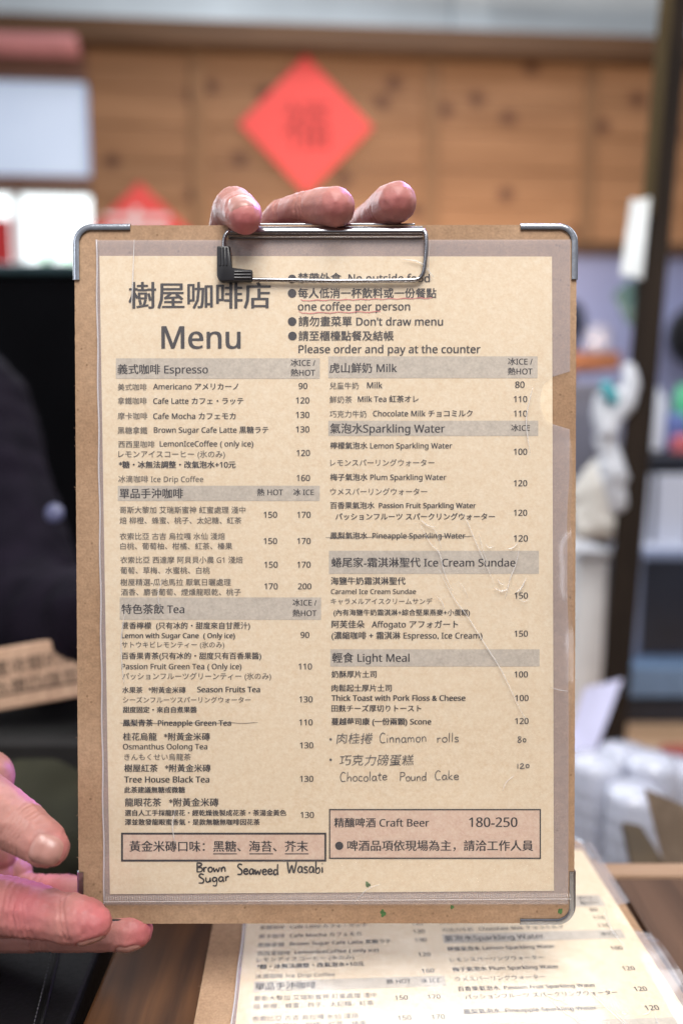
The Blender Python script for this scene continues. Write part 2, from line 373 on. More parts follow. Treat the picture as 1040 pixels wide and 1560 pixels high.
# red diamonds on the planks
M_diam = mat('red_paper_bright', (0.80, 0.085, 0.075), 0.55, 0.05, 5)
M_dchar = mat('dark_red_ink', (0.33, 0.03, 0.025), 0.6, 0.1)
M_dchar2 = mat('white_ink', (0.85, 0.72, 0.72), 0.6, 0.1)
TXT = {}
def sans(s):
    # the humanist sans forms of latin letters and digits
    o = ''
    for ch in s:
        if 'A' <= ch <= 'Z': o += chr(0x1D5A0 + ord(ch) - 65)
        elif 'a' <= ch <= 'z': o += chr(0x1D5BA + ord(ch) - 97)
        elif '0' <= ch <= '9': o += chr(0x1D7E2 + ord(ch) - 48)
        else: o += ch
    return o
def text_mesh(s, off=0.0):
    k = (s, off)
    if k in TXT: return TXT[k]
    c = bpy.data.curves.new('t', 'FONT'); c.body = sans(s); c.resolution_u = 2; c.offset = off
    o = bpy.data.objects.new('t', c); COL.objects.link(o); bpy.context.view_layer.update()
    me = bpy.data.meshes.new_from_object(o.evaluated_get(bpy.context.evaluated_depsgraph_get()))
    v = [(q.co.x, q.co.y) for q in me.vertices]; f = [tuple(q.vertices) for q in me.polygons]
    bpy.data.objects.remove(o); bpy.data.curves.remove(c); bpy.data.meshes.remove(me)
    TXT[k] = (v, f); return TXT[k]
def diamond(cx, cy, hw, hh_, char, cmat, csize, label, coff=(0, 0)):
    x, zc = wl(cx, cy); s = wl(cx + hw, cy)[0] - x; t = wl(cx, cy - hh_)[1] - zc
    M = WALL @ Matrix.Translation((x, -0.034, zc))
    root = thing('red_diamond', M, label, 'paper decoration', 'red diamond papers on the pine planks')
    bm = bmesh.new(); vs = [(0, t), (s, 0), (0, -t), (-s, 0)]
    N_ = 8; grid = {}
    a = [bm.verts.new(M @ Vector((vx, 0, vz))) for vx, vz in vs]; b = [bm.verts.new(M @ Vector((vx, -0.0015, vz))) for vx, vz in vs]
    for i in range(4): bm.faces.new((a[i], a[(i + 1) % 4], b[(i + 1) % 4], b[i]))
    bm.faces.new(a); bm.faces.new(b); obj('sheet', bm, M_diam, root)
    v, f = text_mesh(char); xs = [q[0] for q in v]; ys = [q[1] for q in v]
    ccx = (min(xs) + max(xs)) / 2; ccy = (min(ys) + max(ys)) / 2
    vv = [tuple(M @ Vector(((q[0] - ccx) * csize + coff[0], -0.0022, (q[1] - ccy) * csize + coff[1]))) for q in v]
    obj('brushed_character', (vv, f), cmat, root)
diamond(466, 197, 100, 106, '福', M_dchar, 0.16, 'large bright red diamond paper with a dark character high on the planks')
diamond(219, 388, 108, 106, '春', M_dchar2, 0.26, 'red diamond paper with white brushwork, half hidden by the clipboard top', (-0.01, 0.02))

# ------------------------------------------------------------------ table
M_table = wood('table_planks', (0.055, 0.026, 0.014), (0.13, 0.068, 0.040), (0.03, 0.015, 0.01), 'y', 0.55, 5, False, spec=0.3, ring=1.2)
M_trim = wood('table_edge_strip', (0.25, 0.15, 0.09), (0.36, 0.24, 0.16), (0.03, 0.015, 0.01), 'x', 0.5, 5, False)
far = on_z(1000, 1337, TABLE_Z).y; far2 = on_z(1000, 1313, TABLE_Z).y
tb = thing('wooden_table', Vector((0.05, 0.2, 0)), 'dark brown plank table under the lying clipboard', 'table')
TX0 = on_z(122, 1560, TABLE_Z).x
M_table_dark = wood('shaded_varnished_planks', (0.026, 0.011, 0.005), (0.085, 0.036, 0.013), (0.03, 0.015, 0.01), 'y', 0.45, 5, False, spec=0.15, ring=1.6)  # left planks: dark gloss varnish plus the person's shadow painted into the colour
x = TX0; i = 0
while x < 0.62:
    wd = [0.062, 0.028, 0.020, 0.075, 0.10, 0.11, 0.12, 0.10, 0.12, 0.12][i % 10]
    bm = bmesh.new(); box(bm, ((x + wd / 2), (far - 0.35) / 2 , TABLE_Z - 0.012), (wd - 0.0016, far + 0.35, 0.024), 0.002)
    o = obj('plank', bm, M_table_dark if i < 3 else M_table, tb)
    x += wd; i += 1
boxo('edge_strip', ((TX0 + 0.62) / 2, (far + far2) / 2 + 0.0012, TABLE_Z - 0.013), (0.62 - TX0, far2 - far - 0.002, 0.026), M_trim, tb, 0.003)
for lx in (TX0 + 0.04, 0.57):
    for ly in (-0.3, far - 0.05): boxo('leg', (lx, ly, (TABLE_Z - 0.025) / 2), (0.045, 0.045, TABLE_Z - 0.0255), M_table, tb, 0.003)

# ------------------------------------------------------------------ clipboard frame
TL = P(113, 343, 0.3455); TR = P(878, 342, 0.3455); BL = P(126, 1408, 0.3505)
W = (TR - TL).length; U = (TR - TL) / W
Vd = BL - TL; Vd = (Vd - U * Vd.dot(U)); H = Vd.length; Vd = Vd / H
N = (U.cross(-Vd)).normalized()
BRD = Matrix(((U.x, -Vd.x, N.x, TL.x), (U.y, -Vd.y, N.y, TL.y), (U.z, -Vd.z, N.z, TL.z), (0, 0, 0, 1)))
def uv(px, py, zz=0.0):
    r = ray(px, py); o = TL + N * zz
    t = (o - CAM).dot(N) / r.dot(N); p = CAM + r * t - o
    return Vector((p.dot(U), -p.dot(Vd), zz))     # local x right, y up (negative downwards)
TH = 0.0028

def arc_corner(cx, cy, r, a0, a1, n=8):
    return [(cx + r * math.cos(a0 + (a1 - a0) * i / n), cy + r * math.sin(a0 + (a1 - a0) * i / n)) for i in range(n + 1)]
def board_outline(rr=0.0075, jit=0.00012):
    pts = []
    q = math.pi / 2
    cs = [(rr, -rr, 2 * q, q), (W - rr, -rr, q, 0), (W - rr, -H + rr, 0, -q), (rr, -H + rr, -q, -2 * q)]
    poly = []
    for c in cs: poly += arc_corner(c[0], c[1], rr, c[2], c[3])
    out = []
    for i, p in enumerate(poly):
        a = Vector(p); b = Vector(poly[(i + 1) % len(poly)]); n_ = max(1, int((b - a).length / 0.0016))
        d = (b - a).normalized() if (b - a).length > 0 else Vector((1, 0)); nn = Vector((d.y, -d.x))
        for k in range(n_):
            c = a.lerp(b, k / n_); j = jit * (noise.noise(Vector((c.x * 500, c.y * 500, 0))) + 0.7 * noise.noise(Vector((c.x * 1500, c.y * 1500, 3))))
            out.append((c.x + nn.x * j, c.y + nn.y * j))
    return out
def build_board(parent):
    bm = bmesh.new(); prism(bm, Matrix.Identity(4), board_outline(), -TH, 0)
    bmesh.ops.triangulate(bm, faces=[f for f in bm.faces if len(f.verts) > 4])
    # stray paper fibres along the cut edges
    for i in range(70):
        s = random.random()
        if s < 0.4: c = Vector((0, -random.uniform(0.03, H - 0.03), -random.uniform(0, TH))); d = Vector((-1, random.uniform(-1, 1), random.uniform(-.3, .5)))
        elif s < 0.75: c = Vector((W, -random.uniform(0.03, H - 0.03), -random.uniform(0, TH))); d = Vector((1, random.uniform(-1, 1), random.uniform(-.3, .5)))
        else: c = Vector((random.uniform(0.03, W - 0.03), 0, -random.uniform(0, TH))); d = Vector((random.uniform(-1, 1), 1, random.uniform(-.3, .5)))
        L = random.uniform(0.0004, 0.0013)
        tube(bm, [c - d.normalized() * 0.0004, c + d.normalized() * L * 0.6, c + (d + Vector((random.uniform(-.6, .6), random.uniform(-.6, .6), 0))).normalized() * L], 0.00006, 4)
    return obj('board', bm, M_board, parent, local=True)
def corner_guard(parent, sx, sy, lh, lv, face=0.0024):
    """pressed metal trim round one corner; lh/lv = arm lengths"""
    rr = 0.0082; t = 0.0006
    cx = rr if sx < 0 else W - rr; cy = -rr if sy > 0 else -H + rr
    def path(r_off):
        # straight vertical arm, arc, straight horizontal arm ; r_off = inward offset
        pts = [(sx, -sy * 0.0)]
        r_ = rr - r_off
        a0 = math.pi if sx < 0 else 0.0
        a1 = math.pi / 2 if sy > 0 else -math.pi / 2
        if a0 == math.pi and a1 < 0: a1 = 1.5 * math.pi
        out = []
        xv = cx + sx * r_; yh = cy + sy * r_
        yend = cy - sy * (lv - rr); xend = cx - sx * (lh - rr)
        out.append((xv, yend)); 
        for i in range(13):
            a = a0 + (a1 - a0) * i / 12; out.append((cx + r_ * math.cos(a), cy + r_ * math.sin(a)))
        out.append((xend, yh))
        return out
    # profile: (inward offset, z)
    prof = [(face, 0.0002), (face, 0.0008), (face - 0.0004, 0.0010), (0.0003, 0.0011), (-0.0003, 0.0008), (-0.0006, 0.0002), (-0.0006, -TH - 0.0004), (-0.0002, -TH - 0.0008), (face, -TH - 0.0008), (face, -TH - 0.0002), (0.0, -TH - 0.0002), (0.0, 0.0002)]
    bm = bmesh.new(); rings = []
    for off, zz in prof: rings.append([bm.verts.new((x, y, zz)) for x, y in path(off)])
    k = len(rings)
    for i in range(k):
        a = rings[i]; b = rings[(i + 1) % k]
        for j in range(len(a) - 1): bm.faces.new((a[j], a[j + 1], b[j + 1], b[j]))
    bm.faces.new([r[0] for r in rings]); bm.faces.new([r[-1] for r in rings])
    return obj('corner_guard', bm, M_steel, parent, local=True)
def smooth_by_angle(o, deg=35):
    me = o.data
    me.polygons.foreach_set('use_smooth', [True] * len(me.polygons))
    bm = bmesh.new(); bm.from_mesh(me)
    for ed in bm.edges:
        if len(ed.link_faces) == 2 and ed.calc_face_angle(0) > R(deg): ed.smooth = False
    bm.to_mesh(me); bm.free()

def build_clipboard(M, label):
    root = thing('clipboard', M, label, 'clipboard', 'clipboards holding the same menu')
    build_board(root)
    for a in ((-1, 1, 0.0258, 0.0250), (1, 1, 0.0258, 0.0250), (-1, -1, 0.0252, 0.0245), (1, -1, 0.0252, 0.0245)):
        smooth_by_angle(corner_guard(root, *a), 40)
    # clip: rolled bar
    a = uv(349, 346); b = uv(643, 364); bm = bmesh.new()
    hgt = a.y - b.y; yc = (a.y + b.y) / 2
    prof = [(hgt * .52, -0.0006), (hgt * .5, 0.0012), (hgt * .42, 0.0022), (hgt * .2, 0.0030), (0, 0.0033), (-hgt * .18, 0.0031), (-hgt * .24, 0.0026), (-hgt * .30, 0.0030), (-hgt * .42, 0.0027), (-hgt * .5, 0.0019), (-hgt * .52, 0.0008), (-hgt * .40, 0.0004), (hgt * .3, 0.0004)]
    ra = [bm.verts.new((a.x, yc + p, q)) for p, q in prof]; rb = [bm.verts.new((b.x, yc + p, q)) for p, q in prof]; k = len(prof)
    for i in range(k): bm.faces.new((ra[i], ra[(i + 1) % k], rb[(i + 1) % k], rb[i]))
    bm.faces.new(ra[::-1]); bm.faces.new(rb)
    bar = obj('clip_bar', bm, M_chrome, root, local=True); smooth_by_angle(bar, 50)
    # back plate wrapped over the top edge
    bm = bmesh.new(); box(bm, ((a.x + b.x) / 2, -0.008, -TH - 0.0007), (b.x - a.x - 0.006, 0.020, 0.0010), 0.0003); obj('back_plate', bm, M_chrome, root, local=True)
    # wire loop
    q = lambda x, y, zz: Vector((uv(x, y).x, uv(x, y).y, zz))
    pts = [q(640, 352, 0.0022), q(645, 355, 0.0024), q(647.5, 362, 0.0027), q(648, 378, 0.0030), q(646.5, 398, 0.0030), q(644.5, 414, 0.0028), q(640, 424, 0.0025), q(631, 428.5, 0.0024), q(600, 429.5, 0.0024), q(500, 430, 0.0024), q(420, 428.5, 0.0024), q(360, 427.5, 0.0024)]
    bm = bmesh.new(); tube(bm, catmull(pts, 6), 0.00095, 14)
    pts = [q(362, 350, 0.0018), q(352, 354, 0.0024), q(345, 361, 0.0028), q(342.5, 372, 0.0030), q(342.5, 400, 0.0030)]
    tube(bm, catmull(pts, 6), 0.00095, 14); o = obj('wire_loop', bm, M_chrome, root, smooth=True, local=True)
    # black rubber elbow with ribs
    el = bmesh.new()
    outer = [(332.5, 379), (352.5, 379), (352.5, 412), (355, 414.5), (386, 414.5), (386, 431.5), (340, 433), (335, 430), (332.5, 424)]
    poly = [(uv(x, y).x, uv(x, y).y) for x, y in outer]
    prism(el, Matrix.Identity(4), poly, 0.0013, 0.0046)
    bmesh.ops.bevel(el, geom=list(el.edges), offset=0.0007, segments=3, affect='EDGES', profile=0.5)
    for x in (337.5, 342.5, 347.5): tube(el, [q(x, 382, 0.0045), q(x, 409, 0.0045)], 0.00055, 8)
    for y in (418.5, 423, 427.5): tube(el, [q(359, y, 0.0045), q(384, y, 0.0045)], 0.00055, 8)
    o = obj('wire_cap', el, M_rubber, root, local=True); smooth_by_angle(o, 40)
    return root

# ------------------------------------------------------------------ menu printing
Z_PAPER, Z_BAND, Z_INK, Z_FILM = 0.0005, 0.0006, 0.0007, 0.0013
TEXT = """
n|197|412|451|樹屋咖啡店
n|247|366|514|Menu
n|454|654|424|禁帶外食  No outside food
n|454|664|447|每人低消一杯飲料或一份餐點
n|454|624|467|one coffee per person
n|455|674|490|請勿畫菜單 Don't draw menu
n|455|599|512|請至櫃檯點餐及結帳
n|455|731|532|Please order and pay at the counter
n|180|317|563|義式咖啡 Espresso
n|443|480|553|冰ICE /
n|443|480|568|熱HOT
l|180|224|590|美式咖啡
n|234|363|589|Americano アメリカーノ
n|455|468|588|90
l|180|224|611|拿鐵咖啡
n|234|371|611|Cafe Latte カフェ・ラッテ
n|451|471|610|120
l|180|225|634|摩卡咖啡
n|234|359|634|Cafe Mocha カフェモカ
n|451|471|632|130
l|180|225|656|黑糖拿鐵
n|235|409|655|Brown Sugar Cafe Latte 黒糖ラテ
n|451|471|654|130
l|181|236|677|西西里咖啡
n|244|386|676|LemonIceCoffee ( only ice)
l|181|343|692|レモンアイスコーヒー (氷のみ)
n|452|472|690|120
b|182|359|708|*糖・冰無法調整・改氣泡水+10元
l|181|310|730|冰滴咖啡 Ice Drip Coffee
n|452|472|728|160
n|183|279|752|單品手沖咖啡
n|392|431|750|熱 HOT
n|447|478|750|冰 ICE
l|183|374|777|哥斯大黎加 艾瑞斯蜜神 紅蜜處理 淺中
l|183|368|793|焙 柳橙、蜂蜜、桃子、太妃糖、紅茶
n|402|422|784|150
n|453|473|784|170
l|183|343|817|衣索比亞 古吉 烏拉嘎 水仙 淺焙
l|184|354|832|白桃、葡萄柚、柑橘、紅茶、榛果
n|402|422|824|150
n|453|473|824|170
l|184|370|853|衣索比亞 西達摩 阿貝貝小農 G1 淺焙
l|184|320|869|葡萄、草梅、水蜜桃、白桃
n|403|423|860|150
n|453|473|860|170
l|184|352|887|樹屋精選-瓜地馬拉 厭氧日曬處理
l|185|367|902|酒香、麝香葡萄、煙燻龍眼乾、桃子
n|403|423|893|170
n|454|474|893|200
n|186|281|928|特色茶飲 Tea
n|446|482|918|冰ICE /
n|446|482|934|熱HOT
n|186|381|953|蔗香檸檬  (只有冰的・甜度來自甘蔗汁)
b|186|358|968|Lemon with Sugar Cane  ( Only ice)
l|186|342|982|サトウキビレモンティー (氷のみ)
n|458|471|967|90
n|186|398|999|百香果青茶(只有冰的・甜度只有百香果醬)
n|186|368|1015|Passion Fruit Green Tea ( Only ice)
l|187|413|1030|パッションフルーツグリーンティー (氷のみ)
n|455|475|1015|110
n|187|283|1051|水果茶   *附黃金米磚
b|301|396|1050|Season Fruits Tea
l|188|382|1066|シーズンフルーツスパーリングウォーター
b|188|300|1081|甜度固定・來自自煮果醬
n|456|476|1065|130
b|188|352|1101|鳳梨青茶  Pineapple Green Tea
n|456|476|1100|110
n|188|320|1122|桂花烏龍   *附黃金米磚
n|188|316|1137|Osmanthus Oolong Tea
l|190|291|1153|きんもくせい烏龍茶
n|457|477|1135|130
n|190|321|1170|樹屋紅茶   *附黃金米磚
b|190|319|1187|Tree House Black Tea
b|190|282|1203|此茶建議無糖或微糖
n|457|477|1186|130
n|191|333|1222|龍眼花茶   *附黃金米磚
b|191|436|1238|選自人工手採龍眼花・經乾燥後製成花茶・茶湯金黃色
b|191|396|1252|澤並散發龍眼蜜香氣・是款無糖無咖啡因花茶
n|458|478|1241|130
n|198|469|1289|黃金米磚口味：黑糖、海苔、芥末
n|502|604|561|虎山鮮奶 Milk
n|773|810|551|冰ICE /
n|773|810|566|熱HOT
l|502|546|588|兒童牛奶
n|559|582|587|Milk
n|784|798|586|80
l|502|536|609|鮮奶茶
n|545|637|608|Milk Tea 紅茶オレ
n|782|802|608|110
l|502|558|631|巧克力牛奶
n|568|719|630|Chocolate Milk チョコミルク
n|782|802|630|110
n|503|677|653|氣泡水Sparkling Water
n|778|806|652|冰ICE
n|503|688|679|檸檬氣泡水 Lemon Sparkling Water
l|503|661|705|レモンスパーリングウォーター
n|782|802|688|100
n|503|679|727|梅子氣泡水 Plum Sparkling Water
l|503|650|749|ウメスパーリングウォーター
n|782|802|736|120
n|503|570|770|百香果氣泡水
b|577|724|770|Passion Fruit Sparkling Water
n|511|753|787|パッションフルーツ スパークリングウォーター
n|782|802|781|120
n|503|708|816|鳳梨氣泡水  Pineapple Sparkling Water
n|782|803|820|120
n|505|784|857|蜷尾家-霜淇淋聖代 Ice Cream Sundae
n|504|617|885|海鹽牛奶霜淇淋聖代
n|504|633|901|Caramel Ice Cream Sundae
l|504|658|916|キャラメルアイスクリームサンデ
n|508|715|933|(內有海鹽牛奶霜淇淋+綜合堅果燕麥+小蛋糕)
n|783|803|907|150
n|505|697|951|阿芙佳朵   Affogato アフォガート
n|505|734|968|(濃縮咖啡 + 霜淇淋 Espresso, Ice Cream)
n|783|803|965|150
n|506|623|1002|輕食 Light Meal
n|505|573|1027|奶酥厚片土司
n|783|803|1027|100
n|505|596|1048|肉鬆起士厚片土司
b|505|708|1063|Thick Toast with Pork Floss & Cheese
n|505|641|1079|田麩チーズ厚切りトースト
n|784|804|1063|100
b|505|656|1099|蔓越莓司康 (一份兩顆) Scone
n|784|804|1098|120
n|509|653|1253|精釀啤酒 Craft Beer
n|714|787|1252|180-250
n|529|811|1288|啤酒品項依現場為主，請洽工作人員
"""
DESC = set('gpqy(,')
def add_text(V_, F_, MI, s, x0, x1, yc, style, zz=Z_INK):
    v, f = text_mesh(s)
    xs = [p[0] for p in v]; mn, mx = min(xs), max(xs)
    a = uv(x0, yc); b = uv(x1, yc)
    sc = (b.x - a.x) / (mx - mn)
    base = a.y - 0.36 * sc; slope = (b.y - a.y) / (b.x - a.x)
    wt = {'n': (-0.019, 0.019), 'l': (-0.006, 0.006), 'b': (-0.03, 0.0, 0.03)}[style]
    if s == 'Menu' or s.startswith('樹屋咖啡店'): wt = (-0.016, 0.0, 0.016)
    for q_, dx in enumerate(wt):                 # heavier lettering: struck again a hair to the side
        i0 = len(V_)
        for p in v:
            X = (p[0] - mn + dx) * sc
            V_.append((a.x + X, base + slope * X + (p[1] + dx * 0.25) * sc, zz + 0.00001 * q_))
        F_ += [tuple(k + i0 for k in q) for q in f]
        MI += [1 if style == 'l' else 0] * len(f)
def disc(V_, F_, MI, px, py, rpx, zz=Z_INK, mi=0):
    c = uv(px, py); r = uv(px + rpx, py).x - c.x; i0 = len(V_); n_ = 20
    for k in range(n_): V_.append((c.x + r * math.cos(2 * math.pi * k / n_), c.y + r * math.sin(2 * math.pi * k / n_), zz))
    F_.append(tuple(range(i0, i0 + n_))); MI.append(mi)
def ribbon(V_, F_, pts, wpx, zz=Z_INK, taper=True):
    """flat ink stroke through pixel points"""
    pts = [uv(x, y) for x, y in pts]; n_ = len(pts)
    half = (uv(520 + wpx, 800).x - uv(520, 800).x) / 2; i0 = len(V_)
    for i, p in enumerate(pts):
        t = pts[min(i + 1, n_ - 1)] - pts[max(i - 1, 0)]
        if t.length == 0: t = Vector((1, 0, 0))
        t.normalize(); k = half * (0.85 + 0.3 * noise.noise(p * 400))
        if taper and i in (0, n_ - 1): k *= 0.55
        d = Vector((-t.y, t.x, 0)) * k
        V_.append((p.x + d.x, p.y + d.y, zz)); V_.append((p.x - d.x, p.y - d.y, zz))
    for i in range(n_ - 1): F_.append((i0 + 2 * i, i0 + 2 * i + 1, i0 + 2 * i + 3, i0 + 2 * i + 2))
def quad(V_, F_, x0, y0, x1, y1, zz):
    i0 = len(V_)
    for x, y in ((x0, y0), (x1, y0), (x1, y1), (x0, y1)):
        p = uv(x, y); V_.append((p.x, p.y, zz))
    F_.append((i0, i0 + 1, i0 + 2, i0 + 3))
# single-stroke hand lettering: x to right, y up, x-height 0.5, capital 1
HAND = {
 'B': (0.55, [[(.08, .95), (.1, .5), (.09, 0)], [(.05, .95), (.4, .9), (.42, .68), (.12, .52), (.48, .42), (.46, .1), (.05, .02)]]),
 'r': (0.38, [[(.08, .5), (.1, .2), (.1, 0)], [(.1, .3), (.2, .46), (.34, .46)]]),
 'o': (0.46, [[(.26, .5), (.08, .38), (.1, .08), (.28, .02), (.4, .2), (.36, .44), (.22, .5)]]),
 'w': (0.6, [[(.05, .5), (.12, .05), (.28, .36), (.4, .05), (.54, .52)]]),
 'n': (0.48, [[(.08, .5), (.1, .02)], [(.1, .32), (.24, .5), (.36, .38), (.38, .02)]]),
 'm': (0.68, [[(.08, .5), (.1, .02)], [(.1, .34), (.22, .5), (.32, .36), (.33, .04)], [(.33, .34), (.46, .5), (.55, .36), (.57, .02)]]),
 'S': (0.52, [[(.44, .9), (.2, .98), (.08, .76), (.26, .56), (.42, .38), (.36, .08), (.04, .06)]]),
 'u': (0.48, [[(.06, .5), (.08, .14), (.2, .02), (.36, .18), (.38, .5)], [(.38, .5), (.4, .02)]]),
 'g': (0.48, [[(.38, .46), (.16, .5), (.08, .24), (.22, .08), (.38, .3)], [(.38, .5), (.4, .0), (.32, -.34), (.1, -.3)]]),
 'a': (0.48, [[(.38, .46), (.18, .5), (.06, .24), (.16, .04), (.34, .16), (.38, .46)], [(.38, .5), (.4, .12), (.47, .02)]]),
 'e': (0.46, [[(.08, .26), (.38, .32), (.28, .5), (.1, .42), (.08, .14), (.24, .02), (.42, .12)]]),
 'd': (0.5, [[(.38, .4), (.16, .48), (.06, .2), (.18, .02), (.36, .18)], [(.4, 1.0), (.38, .4), (.42, .0)]]),
 'W': (0.8, [[(.04, .95), (.18, .05), (.38, .66), (.54, .05), (.76, .98)]]),
 's': (0.4, [[(.34, .46), (.14, .5), (.1, .34), (.3, .2), (.28, .04), (.04, .04)]]),
 'b': (0.48, [[(.1, 1.0), (.08, .04)], [(.1, .3), (.3, .46), (.4, .24), (.28, .02), (.08, .06)]]),
 'i': (0.22, [[(.1, .5), (.11, .02)], [(.1, .72), (.13, .78)]]),
 'C': (0.56, [[(.5, .84), (.26, .96), (.08, .55), (.18, .06), (.5, .08)]]),
 'l': (0.22, [[(.12, 1.0), (.1, .02)]]),
 'h': (0.48, [[(.1, 1.0), (.08, .02)], [(.1, .3), (.26, .5), (.38, .36), (.38, .02)]]),
 'c': (0.42, [[(.36, .44), (.16, .5), (.06, .2), (.2, .02), (.38, .08)]]),
 't': (0.38, [[(.2, .8), (.18, .1), (.32, .02)], [(.04, .52), (.36, .55)]]),
 'P': (0.52, [[(.1, .95), (.08, .0)], [(.05, .92), (.4, .92), (.44, .6), (.1, .46)]]),
 'k': (0.46, [[(.1, 1.0), (.08, .02)], [(.36, .5), (.12, .24), (.4, .02)]]),
 '0': (0.36, [[(.2, .5), (.06, .36), (.1, .1), (.26, .08), (.3, .36), (.18, .5)]]),
 '1': (0.22, [[(.1, .7), (.1, .02)]]),
 '2': (0.48, [[(.06, .52), (.22, .66), (.32, .46), (.06, .04), (.44, .08)]]),
 '8': (0.46, [[(.36, .74), (.12, .76), (.12, .54), (.36, .28), (.2, .02), (.06, .2), (.36, .66)]]),
}
def handwrite(V_, F_, s, x0, x1, ybase, hpx, wpx, drop=0.0):
    tot = sum(HAND[c][0] for c in s); k = (x1 - x0) / tot; x = x0
    for i, c in enumerate(s):
        wd, st = HAND[c]; jy = random.uniform(-1, 1) * hpx * 0.035
        for pl in st:
            pp = [(x + px * k, ybase + jy + drop * (x - x0) - py * hpx, 0) for px, py in pl]
            ribbon(V_, F_, [(p.x, p.y) for p in catmull(pp, 5)], wpx)
        x += wd * k
def handcjk(V_, F_, s, x0, x1, yc, wob=0.035):
    v, f = text_mesh(s); xs = [p[0] for p in v]; mn, mx = min(xs), max(xs)
    a = uv(x0, yc); b = uv(x1, yc); sc = (b.x - a.x) / (mx - mn); i0 = len(V_)
    for p in v:
        q = Vector((p[0] * 1.9, p[1] * 1.9, 5.0))
        dx = wob * 2.2 * noise.noise(q) + 0.10 * (p[1] - .4); dy = wob * 2.2 * noise.noise(q + Vector((9, 3, 1))) + 0.05 * (p[0] % 1.0 - .5)
        V_.append((a.x + (p[0] - mn + dx) * sc, a.y + (p[1] - 0.36 + dy) * sc * 0.95, Z_INK))
    F_ += [tuple(k + i0 for k in q) for q in f]

